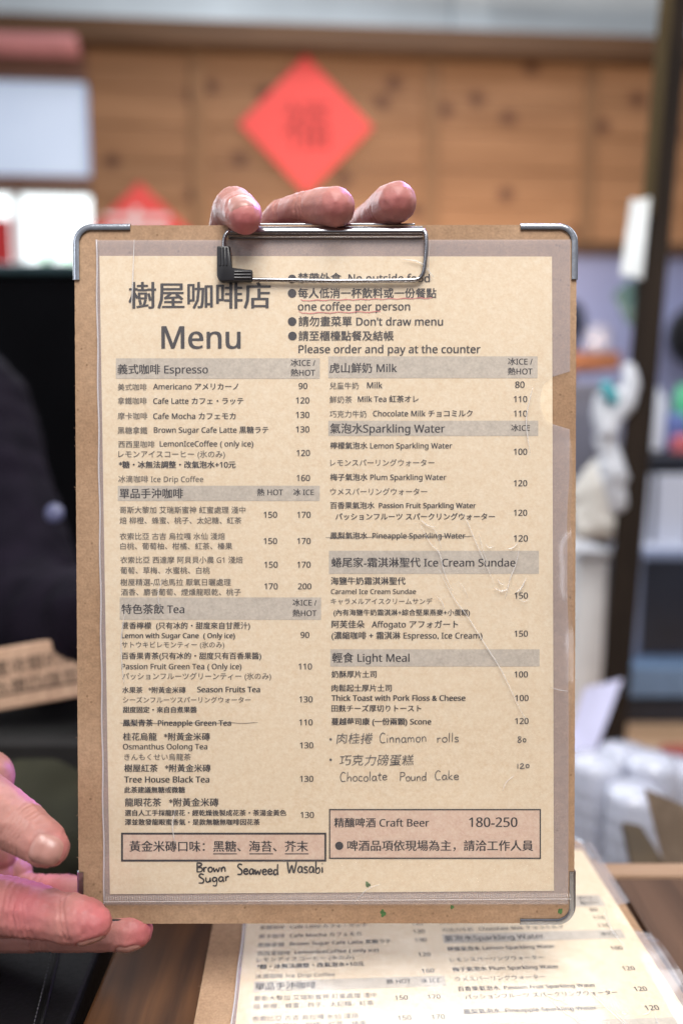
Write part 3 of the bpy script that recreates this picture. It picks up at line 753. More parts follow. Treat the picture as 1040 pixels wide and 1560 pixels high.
def stain(root, px, py, r, zz):
    """one ragged little blot"""
    V_ = []; sd = random.uniform(0, 50)
    for k in range(40):
        t = 2 * math.pi * k / 40; rr = r * (0.7 + 0.4 * noise.noise(Vector((math.cos(t) * 1.6, math.sin(t) * 1.6, sd))))
        p = uv(px + rr * math.cos(t), py + rr * 1.25 * math.sin(t)); V_.append((p.x, p.y, zz))
    c = uv(px, py); V_.append((c.x, c.y, zz))
    obj('green_stain', (V_, [(k, (k + 1) % 40, 40) for k in range(40)]), M_green, root, local=True)
def build_sheet(M, label):
    root = thing('menu_sheet', M, label, 'menu', 'printed menu sheets')
    A, B, C_, D = uv(152, 390), uv(840, 391), uv(843, 1357), uv(168, 1362)
    bm = bmesh.new(); prism(bm, Matrix.Identity(4), [(D.x, D.y), (C_.x, C_.y), (B.x, B.y), (A.x, A.y)], Z_PAPER - 0.0001, Z_PAPER)
    obj('paper', bm, M_paper, root, local=True)
    for q in ((177, 546, 487, 577), (180, 740, 487, 763), (183, 910, 489, 944), (500, 543, 818, 576), (500, 641, 819, 664), (501, 839, 820, 874), (503, 989, 821, 1015)):
        V_, F_ = [], []; quad(V_, F_, *q, Z_BAND); obj('section_band', (V_, F_), M_band, root, local=True)
    for (x0, y0, x1, y1, t) in ((188, 1271, 494, 1309, 3), (503, 1234, 821, 1306, 2)):
        V_, F_ = [], []; quad(V_, F_, x0, y0, x1, y1, Z_BAND); bx = obj('notice_box', (V_, F_), M_pink, root, local=True); WM[bx.name] = Matrix.Identity(4)
        V_, F_ = [], []
        quad(V_, F_, x0 - t, y0 - t, x1 + t, y0, Z_INK); quad(V_, F_, x0 - t, y1, x1 + t, y1 + t, Z_INK)
        quad(V_, F_, x0 - t, y0, x0, y1, Z_INK); quad(V_, F_, x1, y0, x1 + t, y1, Z_INK)
        obj('border', (V_, F_), M_ink, bx, local=True)
    V_, F_, MI = [], [], []
    for ln in TEXT.strip().split('\n'):
        st, x0, x1, yc, s = ln.split('|'); add_text(V_, F_, MI, s, float(x0), float(x1), float(yc), st)
    for x, y, r in ((445, 425, 6.3), (445, 447, 6.6), (445, 490, 6.6), (445.5, 512, 6.6), (516.5, 1288, 6.3)): disc(V_, F_, MI, x, y, r)
    for x0, x1 in ((325, 361), (380, 416), (434, 470)):
        n0 = len(F_); quad(V_, F_, x0, 1299.5, x1, 1301, Z_INK); MI += [0] * (len(F_) - n0)
    o = obj('printed_text', (V_, F_), [M_ink, M_inkl], root, local=True)
    o.data.polygons.foreach_set('material_index', MI)
    V_, F_ = [], []
    for a_ in (('Brown', 299, 345, 1328, 15, 2.7), ('Sugar', 302, 350, 1345, 15, 2.7, -0.08), ('Seaweed', 361, 425, 1332, 17, 2.9), ('Wasabi', 437, 493, 1330, 19, 2.9)):
        V_, F_ = [], []; handwrite(V_, F_, *a_); obj('marker_word', (V_, F_), M_pen, root, local=True)
    for a_ in (('Cinnamon', 577, 650, 1132, 16, 1.6, -0.03), ('rolls', 664, 699, 1131, 15, 1.6, -0.04), ('80', 787, 801, 1131, 12, 1.7), ('Chocolate', 517, 590, 1191, 15, 1.6, -0.04),
               ('Pound', 608, 650, 1190, 14, 1.6, -0.02), ('Cake', 661, 699, 1188, 15, 1.6), ('120', 786, 806, 1171, 12, 1.7, -0.1)):
        V_, F_ = [], []; handwrite(V_, F_, *a_); obj('pen_word', (V_, F_), M_pen2, root, local=True)
    for a_ in (('肉桂捲', 513, 567, 1125), ('巧克力磅蛋糕', 517, 630, 1158)):
        V_, F_ = [], []; handcjk(V_, F_, *a_); obj('pen_word', (V_, F_), M_pen2, root, local=True)
    for y_ in (1126, 1157):
        V_, F_, MI = [], [], []; disc(V_, F_, MI, 503.5, y_, 2); obj('pen_dot', (V_, F_), M_pen2, root, local=True)
    for pts in ([(183 + i * 7, 1101 + 0.7 * math.sin(i)) for i in range(31)], [(496 + i * 8, 818.5 - i * 0.07 + 0.6 * math.sin(i)) for i in range(29)]):
        V_, F_ = [], []; ribbon(V_, F_, pts, 0.9, Z_INK + 3e-5); obj('strike_line', (V_, F_), M_pen2, root, local=True)
    for pts in ([(458, 456), (461, 458)] + [(466 + i * 6, 458 - i * 0.12 + 0.7 * math.sin(i * 1.7)) for i in range(33)], [(455, 474), (460, 477)] + [(466 + i * 6, 477 - i * 0.1 + 0.8 * math.sin(i * 1.3)) for i in range(20)]):
        V_, F_ = [], []; ribbon(V_, F_, pts, 1.4, Z_INK + 4e-5); obj('red_underline', (V_, F_), M_red, root, local=True)
    stain(root, 560, 1347, 5, Z_INK)
    return root

def build_sleeve(M, label, curl=True):
    root = thing('plastic_sleeve', M, label, 'plastic sleeve', 'clear sleeves round the menus')
    # front film outline with a thumb notch on the right edge
    TLs, TRs, BRs, BLs = uv(148, 366), uv(868, 368), uv(868, 1374), uv(159, 1378)
    nt, nb = uv(868, 566).y, uv(868, 654).y; xin = uv(841, 600).x; ntb, nbb = uv(841, 574).y, uv(841, 646).y
    bm = bmesh.new(); NX, NY = 84, 130; g = {}
    cl0, cl1 = uv(868, 668).y, uv(868, 1135).y
    def zfun(x, y, s):
        zz = Z_FILM + 0.00035 * noise.noise(Vector((x * 22, y * 14, 1.0))) + 0.00012 * noise.noise(Vector((x * 90, y * 60, 4)))
        if curl and s > 0.925 and cl1 < y < cl0:
            t = (cl0 - y) / (cl0 - cl1); k = (s - 0.925) / 0.075
            amp = math.sin(math.pi * min(1, t * 1.02)) ** 0.7 * (0.86 + 0.16 * math.sin(t * 17 + 1) + 0.07 * math.sin(t * 41))
            zz += 0.0085 * amp * k * k
        return zz
    def edge_r(y):
        xr = TRs.x
        if nb < y < nt:
            if y > ntb: return xin + (xr - xin) * ((y - ntb) / (nt - ntb)) ** 0.5
            if y < nbb: return xin + (xr - xin) * ((nbb - y) / (nbb - nb)) ** 0.5
            yc = (ntb + nbb) / 2; h = (ntb - nbb) / 2
            return xin - 0.0058 * math.sqrt(max(0, 1 - ((y - yc) / h) ** 2))
        return xr + (0.0006 * noise.noise(Vector((0, y * 40, 0))) - 0.0008 * max(0, math.sin((cl0 - y) * 30)) if cl1 < y < cl0 else 0)
    ys = [TLs.y + (BLs.y - TLs.y) * j / NY for j in range(NY + 1)]
    for k in (nt, nb, ntb, nbb):
        j = min(range(len(ys)), key=lambda i: abs(ys[i] - k)); ys[j] = k
    for j, y in enumerate(ys):
        t = (TLs.y - y) / (TLs.y - BLs.y); x0 = TLs.x + (BLs.x - TLs.x) * t; x1 = edge_r(y)
        for i in range(NX + 1):
            s = i / NX; x = x0 + (x1 - x0) * s; g[i, j] = bm.verts.new((x, y, zfun(x, y, (x - x0) / (TRs.x - x0))))
    for j in range(NY):
        for i in range(NX): bm.faces.new((g[i, j + 1], g[i + 1, j + 1], g[i + 1, j], g[i, j]))
    o = obj('front_film', bm, M_film, root, smooth=True, local=True)
    # back film, a hair over the board
    V_, F_ = [], []
    i0 = 0
    for j, y in enumerate(ys):
        t = (TLs.y - y) / (TLs.y - BLs.y); V_ += [(TLs.x + (BLs.x - TLs.x) * t, y, 0.00025), (min(TRs.x, edge_r(y)), y, 0.00025)]
        if j: F_.append((2 * j - 2, 2 * j - 1, 2 * j + 1, 2 * j))
    obj('back_film', (V_, F_), M_film_back, root, local=True)
    # welded left fold and bottom weld
    bm = bmesh.new()
    pts = [uv(148 + 12 * t + 0.6 * math.sin(t * 50), 366 + t * 1010) for t in [k / 80 for k in range(81)]]
    tube(bm, [Vector((p.x, p.y, 0.0010)) for p in pts], 0.00045, 6); obj('side_fold', bm, M_film2, root, smooth=True, local=True)
    bm = bmesh.new(); k = 0; x = 163.0
    while x < 866:
        a = uv(x, 1363.5 - (x - 163) * 0.007); b = uv(x + 1.6, 1369 - (x - 163) * 0.007)
        box(bm, ((a.x + b.x) / 2, (a.y + b.y) / 2, Z_FILM + 0.0005), (abs(b.x - a.x), abs(a.y - b.y), 0.0003)); x += 3.6
    a = uv(160, 1371.5); b = uv(868, 1367)
    tube(bm, [Vector((a.x, a.y, Z_FILM + 0.0004)), Vector((b.x, b.y, Z_FILM + 0.0004))], 0.00025, 6)
    obj('bottom_weld', bm, M_weld, root, local=True)
    # creases and scratches in the film, white glints painted into their colour
    cre = [[(640, 800), (655, 828), (668, 842), (676, 872), (688, 900)], [(694, 772), (708, 790), (722, 822), (738, 858), (752, 890)], [(728, 812), (734, 836), (742, 858)],
           [(790, 832), (784, 860), (776, 880), (768, 912)], [(668, 868), (690, 910), (712, 940), (740, 985), (762, 1020), (790, 1078), (802, 1098)], [(654, 372), (652, 404), (656, 430)], [(612, 396), (640, 402), (660, 424)],
           [(206, 366), (204, 420), (202, 470)], [(268, 1230), (264, 1258), (268, 1284)], [(192, 930), (186, 980), (190, 1040)], [(250, 880), (242, 905), (246, 930)], [(540, 1372), (560, 1352), (580, 1345)], [(782, 1180), (770, 1190), (764, 1204)], [(810, 590), (800, 640), (806, 690)],
           [(640, 792), (650, 800), (662, 803)], [(652, 798), (664, 812), (672, 836)], [(698, 886), (706, 896), (712, 912)], [(738, 828), (744, 834), (750, 832)], [(756, 880), (760, 888), (766, 890)], [(788, 826), (780, 834), (770, 836)], [(786, 906), (796, 916), (806, 910)], [(800, 880), (792, 896), (784, 902)], [(664, 908), (672, 916), (676, 928)], [(752, 895), (762, 900), (772, 897)], [(836, 1046), (850, 1050), (864, 1052)]]
    for c in cre:
        bm = bmesh.new()
        pp = catmull([(x, y, 0) for x, y in c], 6); n_ = len(pp)
        w0 = random.uniform(0.00010, 0.00030)
        tube(bm, [Vector((uv(p.x, p.y).x, uv(p.x, p.y).y, Z_FILM + 0.0003)) for p in pp], [w0 * (0.3 + math.sin(math.pi * i / (n_ - 1)) * (1 + 0.8 * noise.noise(p * 0.2))) for i, p in enumerate(pp)], 6)
        obj('crease', bm, M_crease, root, smooth=True, local=True)
    return root

clip = build_clipboard(BRD, 'kraft cardboard clipboard with metal corners held upright by both hands')
sheet = build_sheet(BRD, 'tan printed coffee menu facing the viewer on the upright clipboard')
sleeve = build_sleeve(BRD, 'clear plastic sleeve over the menu on the upright clipboard')
for cx, cy, r in ((583, 1392, 6), (688, 1382, 3.5), (853, 1388, 5)): stain(clip, cx, cy, r, 0.0001)

# the second clipboard lies on the table
ang = R(2.42); am = Vector((0.14868, -0.11486)); bmn = Vector((0.0866, 0.3452))
def lying(dx, dy, zz):
    c, s = math.cos(ang), math.sin(ang); o = bmn - Vector((c * am.x - s * am.y, s * am.x + c * am.y))
    return Matrix.Translation((o.x + dx, o.y + dy, zz)) @ Matrix.Rotation(ang, 4, 'Z')
def copy_tree(root, M, label):
    def cp(o, par):
        c = o.copy(); COL.objects.link(c)
        if par: c.parent = par
        for ch in [q for q in o.children if q.name in keep]: cp(ch, c)
        return c
    keep = {q.name for q in S.objects}
    r = cp(root, None); r.matrix_world = M; r['label'] = label; return r
ZB = TABLE_Z + TH + 0.0012
def lay_sheet(): pass
copy_tree(clip, lying(-0.006, 0, ZB), 'second clipboard lying flat on the table with its far metal corner shining')
copy_tree(sheet, lying(0, 0, ZB + 0.0003), 'second menu sheet lying flat under the upright clipboard')
copy_tree(sleeve, lying(0, 0, ZB + 0.0004), 'clear sleeve round the menu lying on the table')

# ------------------------------------------------------------------ person
def skin_mat():
    m = bpy.data.materials.new('skin'); m.use_nodes = True
    n = m.node_tree.nodes; l = m.node_tree.links; b = n['Principled BSDF']
    at = n.new('ShaderNodeAttribute'); at.attribute_name = 'flush'
    tc = n.new('ShaderNodeTexCoord')
    nz = n.new('ShaderNodeTexNoise'); nz.inputs['Scale'].default_value = 110; nz.inputs['Detail'].default_value = 5
    n2 = n.new('ShaderNodeTexNoise'); n2.inputs['Scale'].default_value = 900; n2.inputs['Detail'].default_value = 3
    vo = n.new('ShaderNodeTexVoronoi'); vo.inputs['Scale'].default_value = 1100
    for q in (nz, n2, vo): l.new(tc.outputs['Object'], q.inputs['Vector'])
    mx = n.new('ShaderNodeMix'); mx.data_type = 'RGBA'; mx.inputs['A'].default_value = (0.36, 0.185, 0.148, 1); mx.inputs['B'].default_value = (0.43, 0.118, 0.125, 1)
    l.new(at.outputs['Fac'], mx.inputs['Factor'])
    m2 = n.new('ShaderNodeMix'); m2.data_type = 'RGBA'; m2.blend_type = 'OVERLAY'; m2.inputs['Factor'].default_value = 0.30
    l.new(mx.outputs['Result'], m2.inputs['A']); l.new(nz.outputs['Fac'], m2.inputs['B']); l.new(m2.outputs['Result'], b.inputs['Base Color'])
    b.inputs['Roughness'].default_value = 0.50; b.inputs['Specular IOR Level'].default_value = 0.4
    b.inputs['Subsurface Weight'].default_value = 0.10; b.inputs['Subsurface Radius'].default_value = (1, 0.35, 0.2); b.inputs['Subsurface Scale'].default_value = 0.004
    ad = n.new('ShaderNodeMath'); ad.operation = 'ADD'; l.new(n2.outputs['Fac'], ad.inputs[0]); l.new(vo.outputs['Distance'], ad.inputs[1])
    bp = n.new('ShaderNodeBump'); bp.inputs['Strength'].default_value = 0.22; bp.inputs['Distance'].default_value = 0.00022
    l.new(ad.outputs[0], bp.inputs['Height']); l.new(bp.outputs[0], b.inputs['Normal'])
    return m
M_skin = skin_mat()
M_nail = mat('fingernail', (0.38, 0.19, 0.16), 0.36, 0.10, 200, spec=0.6)

def chain_bm(bm, pts, step=0.3):
    """overlapping balls along (Vector, radius) joints"""
    for (a, ra), (b, rb) in zip(pts, pts[1:]):
        L = (b - a).length; n_ = max(1, int(L / (min(ra, rb) * step)))
        for i in range(n_ + 1):
            t = i / n_; r = ra + (rb - ra) * t
            bmesh.ops.create_icosphere(bm, subdivisions=2, radius=r, matrix=Matrix.Translation(a.lerp(b, t)))
def remesh(bm, voxel, smooth=6):
    me = bpy.data.meshes.new('tmp'); bm.to_mesh(me); bm.free()
    o = bpy.data.objects.new('tmp', me); COL.objects.link(o)
    md = o.modifiers.new('r', 'REMESH'); md.mode = 'VOXEL'; md.voxel_size = voxel
    ms = o.modifiers.new('s', 'SMOOTH'); ms.iterations = smooth; ms.factor = 0.5
    bpy.context.view_layer.update()
    r = bpy.data.meshes.new_from_object(o.evaluated_get(bpy.context.evaluated_depsgraph_get()))
    bpy.data.objects.remove(o); bpy.data.meshes.remove(me)
    return r
def J(px, py, d, rpx):           # joint given by where it is in space: pixel, depth, radius
    return (P(px, py, d), rpx * d / F)

def finish_hand(chains, blobs, flush_pts, creases, nails, voxel=0.0007):
    bm = bmesh.new()
    for c in chains: chain_bm(bm, c)
    for c, r in blobs: bmesh.ops.create_icosphere(bm, subdivisions=3, radius=r, matrix=Matrix.Translation(c))
    me = remesh(bm, voxel, 9)
    V = [v.co.copy() for v in me.vertices]; Nn = [v.normal.copy() for v in me.vertices]
    # knuckle creases: (point, axis, radius, dorsal normal, offsets, depth)
    for (c, ax, rad, dn, offs, dep) in creases:
        ax = ax.normalized(); dn = dn.normalized()
        for i, v in enumerate(V):
            d = v - c
            if d.length_squared > (rad * 1.7) ** 2: continue
            q = Nn[i].dot(dn)
            if q < -0.2: continue
            t = d.dot(ax) + 0.0012 * noise.noise(v * 170) + 0.0005 * noise.noise(v * 500); k = 0
            for o_ in offs: k += math.exp(-((t - o_) / 0.00065) ** 2)
            V[i] = V[i] - Nn[i] * dep * k * min(1, (q + 0.2) * 1.2)
    for i, v in enumerate(V): V[i] = v + Nn[i] * (0.00030 * noise.noise(v * 120) + 0.00013 * noise.noise(v * 380))
    # nail beds
    polys = [tuple(p.vertices) for p in me.polygons]
    tree = BVHTree.FromPolygons(V, polys)
    nv, nf = [], []
    for (c, ax, nn, L, Wd) in nails:
        nn = nn.normalized(); ax = (ax - nn * ax.dot(nn)).normalized(); sd = ax.cross(nn)
        hit = tree.ray_cast(c + nn * 0.06, -nn)
        if hit[0] is None: continue
        ce = hit[0]
        for i, v in enumerate(V):
            d = v - ce
            if d.length_squared > (L * 1.1) ** 2 or Nn[i].dot(nn) < 0: continue
            a = d.dot(ax) / (L / 2); b = d.dot(sd) / (Wd / 2)
            rr = (abs(a) ** 3 + abs(b) ** 3) ** (1 / 3)
            V[i] = v + Nn[i] * (-0.00045 * max(0, 1 - max(0, rr - 0.85) / 0.15) if rr < 1 else 0.00030 * math.exp(-((rr - 1.18) / 0.12) ** 2) * (1 if a < 0.6 else 0.2))
        i0 = len(nv); NA, NB = 14, 12
        for ia in range(NA + 1):
            for ib in range(NB + 1):
                a = -1 + 2 * ia / NA; b = -1 + 2 * ib / NB
                # squircle outline
                aa = a * math.sqrt(max(0, 1 - 0.32 * b * b)); bb = b * math.sqrt(max(0, 1 - 0.32 * a * a))
                p0 = ce + ax * aa * L / 2 + sd * bb * Wd / 2
                h = tree.ray_cast(p0 + nn * 0.02, -nn)
                p1 = h[0] if h[0] is not None and abs((h[0] - p0).dot(nn)) < 0.006 else p0 - nn * 0.0015
                rr = max(abs(a), abs(b))
                nv.append(p1 + nn * (0.00030 - 0.0007 * max(0, rr - 0.88) / 0.12 * (0.4 if a > 0.9 else 1)))
        for ia in range(NA):
            for ib in range(NB):
                q = i0 + ia * (NB + 1) + ib; nf.append((q, q + 1, q + NB + 2, q + NB + 1))
    bpy.data.meshes.remove(me)
    fl = []
    for v in V:
        f = 0
        for c, r in flush_pts: f = max(f, math.exp(-((v - c).length / r) ** 2))
        fl.append(min(1, 0.18 + 0.8 * f))
    return V, polys, fl, nv, nf

BODY_V, BODY_F, BODY_A, BODY_M = [], [], [], []
def add_part(V, polys, fl, nv=(), nf=()):
    i0 = len(BODY_V); BODY_V.extend(tuple(v) for v in V); BODY_F.extend(tuple(k + i0 for k in p) for p in polys); BODY_A.extend(fl); BODY_M.extend([0] * len(polys))
    i0 = len(BODY_V); BODY_V.extend(tuple(v) for v in nv); BODY_F.extend(tuple(k + i0 for k in p) for p in nf); BODY_A.extend([0.2] * len(nv)); BODY_M.extend([1] * len(nf))

# hand over the top edge (palm behind the board)
top_index = [J(330, 520, .415, 36), J(345, 400, .395, 35), J(354, 325, .366, 33.5), J(358, 316, .352, 33), J(371, 328, .337, 28.5), J(373, 331, .334, 26)]
top_mid = [J(380, 500, .415, 36), J(398, 372, .392, 32), J(430, 330, .374, 27), J(462, 321, .360, 29), J(488, 317, .350, 31), J(511, 315, .341, 31)]
top_ring = [J(450, 520, .415, 36), J(515, 390, .395, 32), J(553, 344, .378, 27), J(576, 327, .364, 29), J(592, 314, .353, 32), J(604, 308, .344, 31.5)]
top_little = [J(500, 560, .415, 30), J(560, 470, .395, 26), J(590, 420, .383, 24), J(606, 395, .375, 22)]
top_thumb = [J(360, 700, .43, 45), J(250, 620, .415, 36), J(220, 520, .395, 34), J(222, 460, .385, 28)]
palm = [J(400, 560, .425, 70), J(430, 680, .435, 75), J(400, 800, .44, 62), J(360, 900, .46, 58)]
tips = [(P(376, 350, .33), .012), (P(515, 318, .325), .013), (P(606, 310, .328), .013)]
FWN = -FW
add_part(*finish_hand([top_index, top_mid, top_ring, top_little, top_thumb, palm], [J(340, 560, .42, 50), J(470, 580, .425, 50), J(500, 640, .43, 50)], tips,
    [(P(352, 318, .352), Vector((0.6, -0.5, -0.6)), 0.012, Vector((0, -0.3, 1)), (-0.006, -0.0045, -0.003, -0.0015, 0, 0.0015, 0.003), 0.00055),
     (P(343, 322, .364), Vector((0.5, -0.6, -0.2)), 0.013, Vector((-0.6, -0.5, 0.6)), (-0.003, -0.001, 0.001, 0.003), 0.0005),
     (P(462, 321, .352), Vector((1, -0.5, 0)), 0.011, Vector((0, -1, 0.2)), (-0.0035, -0.001, 0.001), 0.0007), (P(436, 330, .372), Vector((1, -0.5, 0)), 0.010, Vector((0, -1, 0.2)), (-0.002, 0.0), 0.0007),
     (P(578, 327, .357), Vector((1, -0.8, 0.5)), 0.011, Vector((0, -1, 0)), (-0.0035, -0.0015, 0.0005), 0.0006)],
    [(P(371, 331, .338), (P(376, 345, .331) - P(364, 308, .347)), (UP * 0.62 - FW * 0.85 + RT * 0.02), 0.0115, 0.0135)], 0.0008))

# hand holding the lower left corner
l_thumb = [J(-190, 1130, .372, 60), J(-105, 1172, .356, 54), J(-45, 1208, .343, 46), J(-2, 1234, .334, 41), J(28, 1258, .329, 41), J(52, 1275, .326, 36), J(68, 1286, .324, 34), J(79, 1293, .322, 27)]
l_index = [J(-150, 1360, .362, 48), J(-60, 1374, .352, 46), J(10, 1382, .343, 44), J(48, 1388, .338, 41), J(84, 1396, .335, 35.5), J(106, 1400, .333, 37), J(130, 1404, .331, 34), J(144, 1407, .330, 27)]
l_mid = [J(-150, 1400, .388, 44), J(-50, 1408, .376, 40), J(40, 1412, .366, 37), J(110, 1414, .360, 35), J(165, 1416, .356, 32), J(198, 1418, .354, 30), J(207, 1419, .3535, 26)]
l_ring = [J(-140, 1385, .405, 42), J(-40, 1376, .398, 36), J(40, 1366, .392, 33), J(95, 1364, .388, 30), J(130, 1366, .386, 26)]
l_palm = [J(-330, 1290, .40, 78), J(-220, 1290, .392, 92), J(-130, 1320, .39, 84), J(-80, 1340, .39, 60)]
tips = [(P(84, 1296, .322), .008), (P(150, 1400, .327), .014), (P(222, 1420, .35), .012), (P(40, 1375, .33), .016), (P(60, 1350, .38), .015)]
add_part(*finish_hand([l_thumb, l_index, l_mid, l_ring, l_palm], [J(-55, 1318, .388, 52), J(-12, 1338, .392, 38), J(18, 1332, .398, 30), J(-5, 1300, .392, 30), J(-22, 1186, .375, 42), J(-120, 1230, .375, 66)], tips,
    [(P(30, 1256, .318), P(66, 1283, .324) - P(5, 1240, .334), 0.013, -FW + UP * 0.3, (-0.0055, -0.0036, -0.0018, 0.0002, 0.0020), 0.00050),
     (P(84, 1388, .322), RT + UP * 0.35, 0.015, UP * 0.7 - FW * 0.8, (-0.0008, 0.0012), 0.00075), (P(14, 1384, .33), RT, 0.014, -FW, (-0.004, -0.001, 0.002), 0.00040),
     (P(50, 1418, .335), RT + UP * .2, 0.012, -FW - UP * .5, (-0.004, -0.0016, 0.001, 0.003), 0.00035),
     (P(60, 1436, .352), RT, 0.015, -UP - FW * .6, (-0.005, -0.003, -0.001, 0.001, 0.003), 0.00055),
     (P(45, 1366, .38), RT, 0.014, UP - FW * .6, (-0.002, 0.002), 0.0006), (P(112, 1380, .322), RT + UP * .5, 0.008, -FW, (-0.002, 0.001), 0.0002)],
    [(P(72, 1287, .323), P(78, 1291, .322) - P(40, 1265, .328), (-FW * 0.93 + UP * 0.02 + RT * 0.25), 0.0135, 0.0125),
     (P(143, 1406, .331), RT * 1.0 - UP * 0.18, (-UP * 0.86 - FW * 0.42), 0.0120, 0.0110),
     (P(200, 1420, .354), RT * 1.0 - UP * 0.15, (-UP * 0.80 - FW * 0.55), 0.0120, 0.0110)], 0.0007))

# rest of the body: forearms, neck and head (mostly under the jacket or out of view)
bm = bmesh.new()
for ch in ([J(370, 880, .455, 56), J(290, 922, .54, 56), J(200, 945, .59, 60)], [J(-300, 1290, .398, 78), J(-420, 1250, .50, 95), J(-520, 1180, .68, 100)],
           [J(-230, 420, .87, 85), J(-230, 300, .86, 80), J(-230, 230, .85, 90)], [J(-230, 150, .84, 118), J(-230, 90, .85, 128)],
           [J(-520, 1180, .68, 60), J(-500, 900, .78, 60), J(-440, 640, .86, 70), J(-230, 580, .9, 90), J(-62, 640, .84, 60), J(-15, 790, .79, 60), J(40, 950, .71, 55), J(200, 945, .59, 55)], [J(-230, 440, .88, 85), J(-230, 600, .9, 120), J(-230, 1000, .9, 120)]):
    chain_bm(bm, ch, 0.4)
me = remesh(bm, 0.006, 4)
add_part([v.co.copy() for v in me.vertices], [tuple(p.vertices) for p in me.polygons], [0.2] * len(me.vertices)); bpy.data.meshes.remove(me)
person = thing('person', Vector((-0.55, 0.8, 0.0)), 'person in a dark jacket holding up the clipboard with both hands', 'person')
body = obj('body', (BODY_V, BODY_F), [M_skin, M_nail], person, smooth=True)
body.data.polygons.foreach_set('material_index', BODY_M)
at = body.data.attributes.new('flush', 'FLOAT', 'POINT'); at.data.foreach_set('value', BODY_A)
M_jacket = mat('dark_jacket', (0.006, 0.005, 0.009), 0.9, 0.35, 25, bump=0.3, bscale=400, col2=(0.011, 0.008, 0.015), spec=0.08)
bm = bmesh.new()
for ch in ([J(-230, 470, .88, 130), J(-230, 600, .90, 200), J(-230, 900, .90, 230), J(-230, 1250, .90, 250), J(-230, 1500, .9, 250)],
           [J(-180, 520, .87, 130), J(-62, 640, .84, 112), J(-15, 790, .79, 110), J(20, 900, .74, 104), J(40, 950, .71, 100)],
           [J(40, 950, .71, 100), J(150, 950, .62, 90), J(290, 920, .54, 76)],
           [J(-280, 520, .87, 130), J(-440, 640, .86, 120), J(-520, 1000, .76, 110), J(-520, 1180, .68, 110), J(-430, 1245, .52, 112)]):
    chain_bm(bm, ch, 0.4)
me = remesh(bm, 0.006, 6)
V = [v.co + v.normal * (0.004 * noise.noise(v.co * 14) + 0.003 * noise.noise(v.co * 40)) for v in me.vertices]
obj('jacket', ([tuple(v) for v in V], [tuple(p.vertices) for p in me.polygons]), M_jacket, person, smooth=True); bpy.data.meshes.remove(me)
bm = bmesh.new(); lathe(bm, Matrix.Translation(P(84, 782, .70)) @ Matrix.Rotation(R(80), 4, 'X'), [(0.001, 0.0), (0.008, 0.0), (0.009, 0.002), (0.008, 0.004), (0.001, 0.005)], 16)
obj('button', bm, mat('grey_button', (0.12, 0.13, 0.24), 0.3, 0.1), person, smooth=True)
bm = bmesh.new(); bmesh.ops.create_uvsphere(bm, u_segments=24, v_segments=16, radius=0.103, matrix=Matrix.Translation(P(-230, 70, .86)))
obj('hair', bm, mat('black_hair', (0.02, 0.017, 0.015), 0.5, 0.3), person, smooth=True)

# ------------------------------------------------------------------ left background
M_black = mat('black_cabinet', (0.003, 0.003, 0.004), 0.9, 0.3, 6, spec=0.05)
def cam_box(px0, px1, py0, py1, d, depth, zbase=None, yaw=0.0):
    """upright box whose front covers this span at distance d; returns matrix, size"""
    a = P(px0, py1, d); b = P(px1, py0, d); zt = b.z; zb = a.z if zbase is None else zbase
    c = Vector(((a.x + b.x) / 2, (a.y + b.y) / 2 + depth / 2, (zt + zb) / 2))
    return Matrix.Translation(c) @ Matrix.Rotation(yaw, 4, 'Z'), (abs(b.x - a.x), depth, abs(zt - zb))
M_, sz = cam_box(-150, 330, 430, 1500, 1.7, 0.4, 0.0)
cb = thing('black_cabinet', Matrix.Translation((M_.translation.x, M_.translation.y, 0)), 'tall black cabinet under the window behind the person', 'cabinet')
boxo('carcass', M_, sz, M_black, cb, 0.006)
boxo('cabinet_top', Matrix.Translation((M_.translation.x, M_.translation.y, sz[2] + 0.011)), (sz[0] + 0.03, sz[1] + 0.03, 0.02), mat('dark_teal_top', (0.02, 0.05, 0.06), 0.4, 0.2), cb, 0.004)
# dark ledge carrying the wooden sign
M_signw = kraft('sign_board', (0.50, 0.34, 0.23), (0.46, 0.30, 0.20), (0.54, 0.37, 0.26), 0.0)
a = P(-80, 1003, .58); b = P(150, 962, .58); c = P(-80, 1098, .58); d_ = P(150, 1060, .58)
ux = (b - a); Wd = ux.length; ux.normalize(); uy = (c - a); uy = (uy - ux * uy.dot(ux)); Hd = uy.length; uy.normalize(); un = ux.cross(-uy)
SG = Matrix(((ux.x, -uy.x, un.x, a.x), (ux.y, -uy.y, un.y, a.y), (ux.z, -uy.z, un.z, a.z), (0, 0, 0, 1)))
sg = thing('wooden_sign', SG, 'small wooden board with two handwritten lines in front of the dark jacket', 'sign')
bm = bmesh.new(); box(bm, ((Wd / 2), -Hd / 2, -0.005), (Wd, Hd, 0.009), 0.0015); o = obj('board', bm, M_signw, sg, local=True)
V_, F_ = [], []
for s, x0, x1, y in (('店貓室收銀的請點', 0.007, 0.112, -0.0150), ('喜茶外帶四個豆漿', 0.004, 0.110, -0.0305)):
    v, f = text_mesh(s); xs = [p[0] for p in v]; mn, mx = min(xs), max(xs); sc = (x1 - x0) / (mx - mn); i0 = len(V_)
    V_ += [(x0 + (p[0] - mn) * sc, y + (p[1] - 0.36) * sc * 1.0, 0.0002) for p in v]; F_ += [tuple(k + i0 for k in q) for q in f]
obj('handwriting', (V_, F_), mat('brown_ink', (0.07, 0.05, 0.035), 0.7, 0.2), sg, local=True)
V_ = [(0.0, -Hd * 0.73, 0.0002), (Wd, -Hd * 0.73, 0.0002), (Wd, -Hd * 0.76, 0.0002), (0, -Hd * 0.76, 0.0002)]
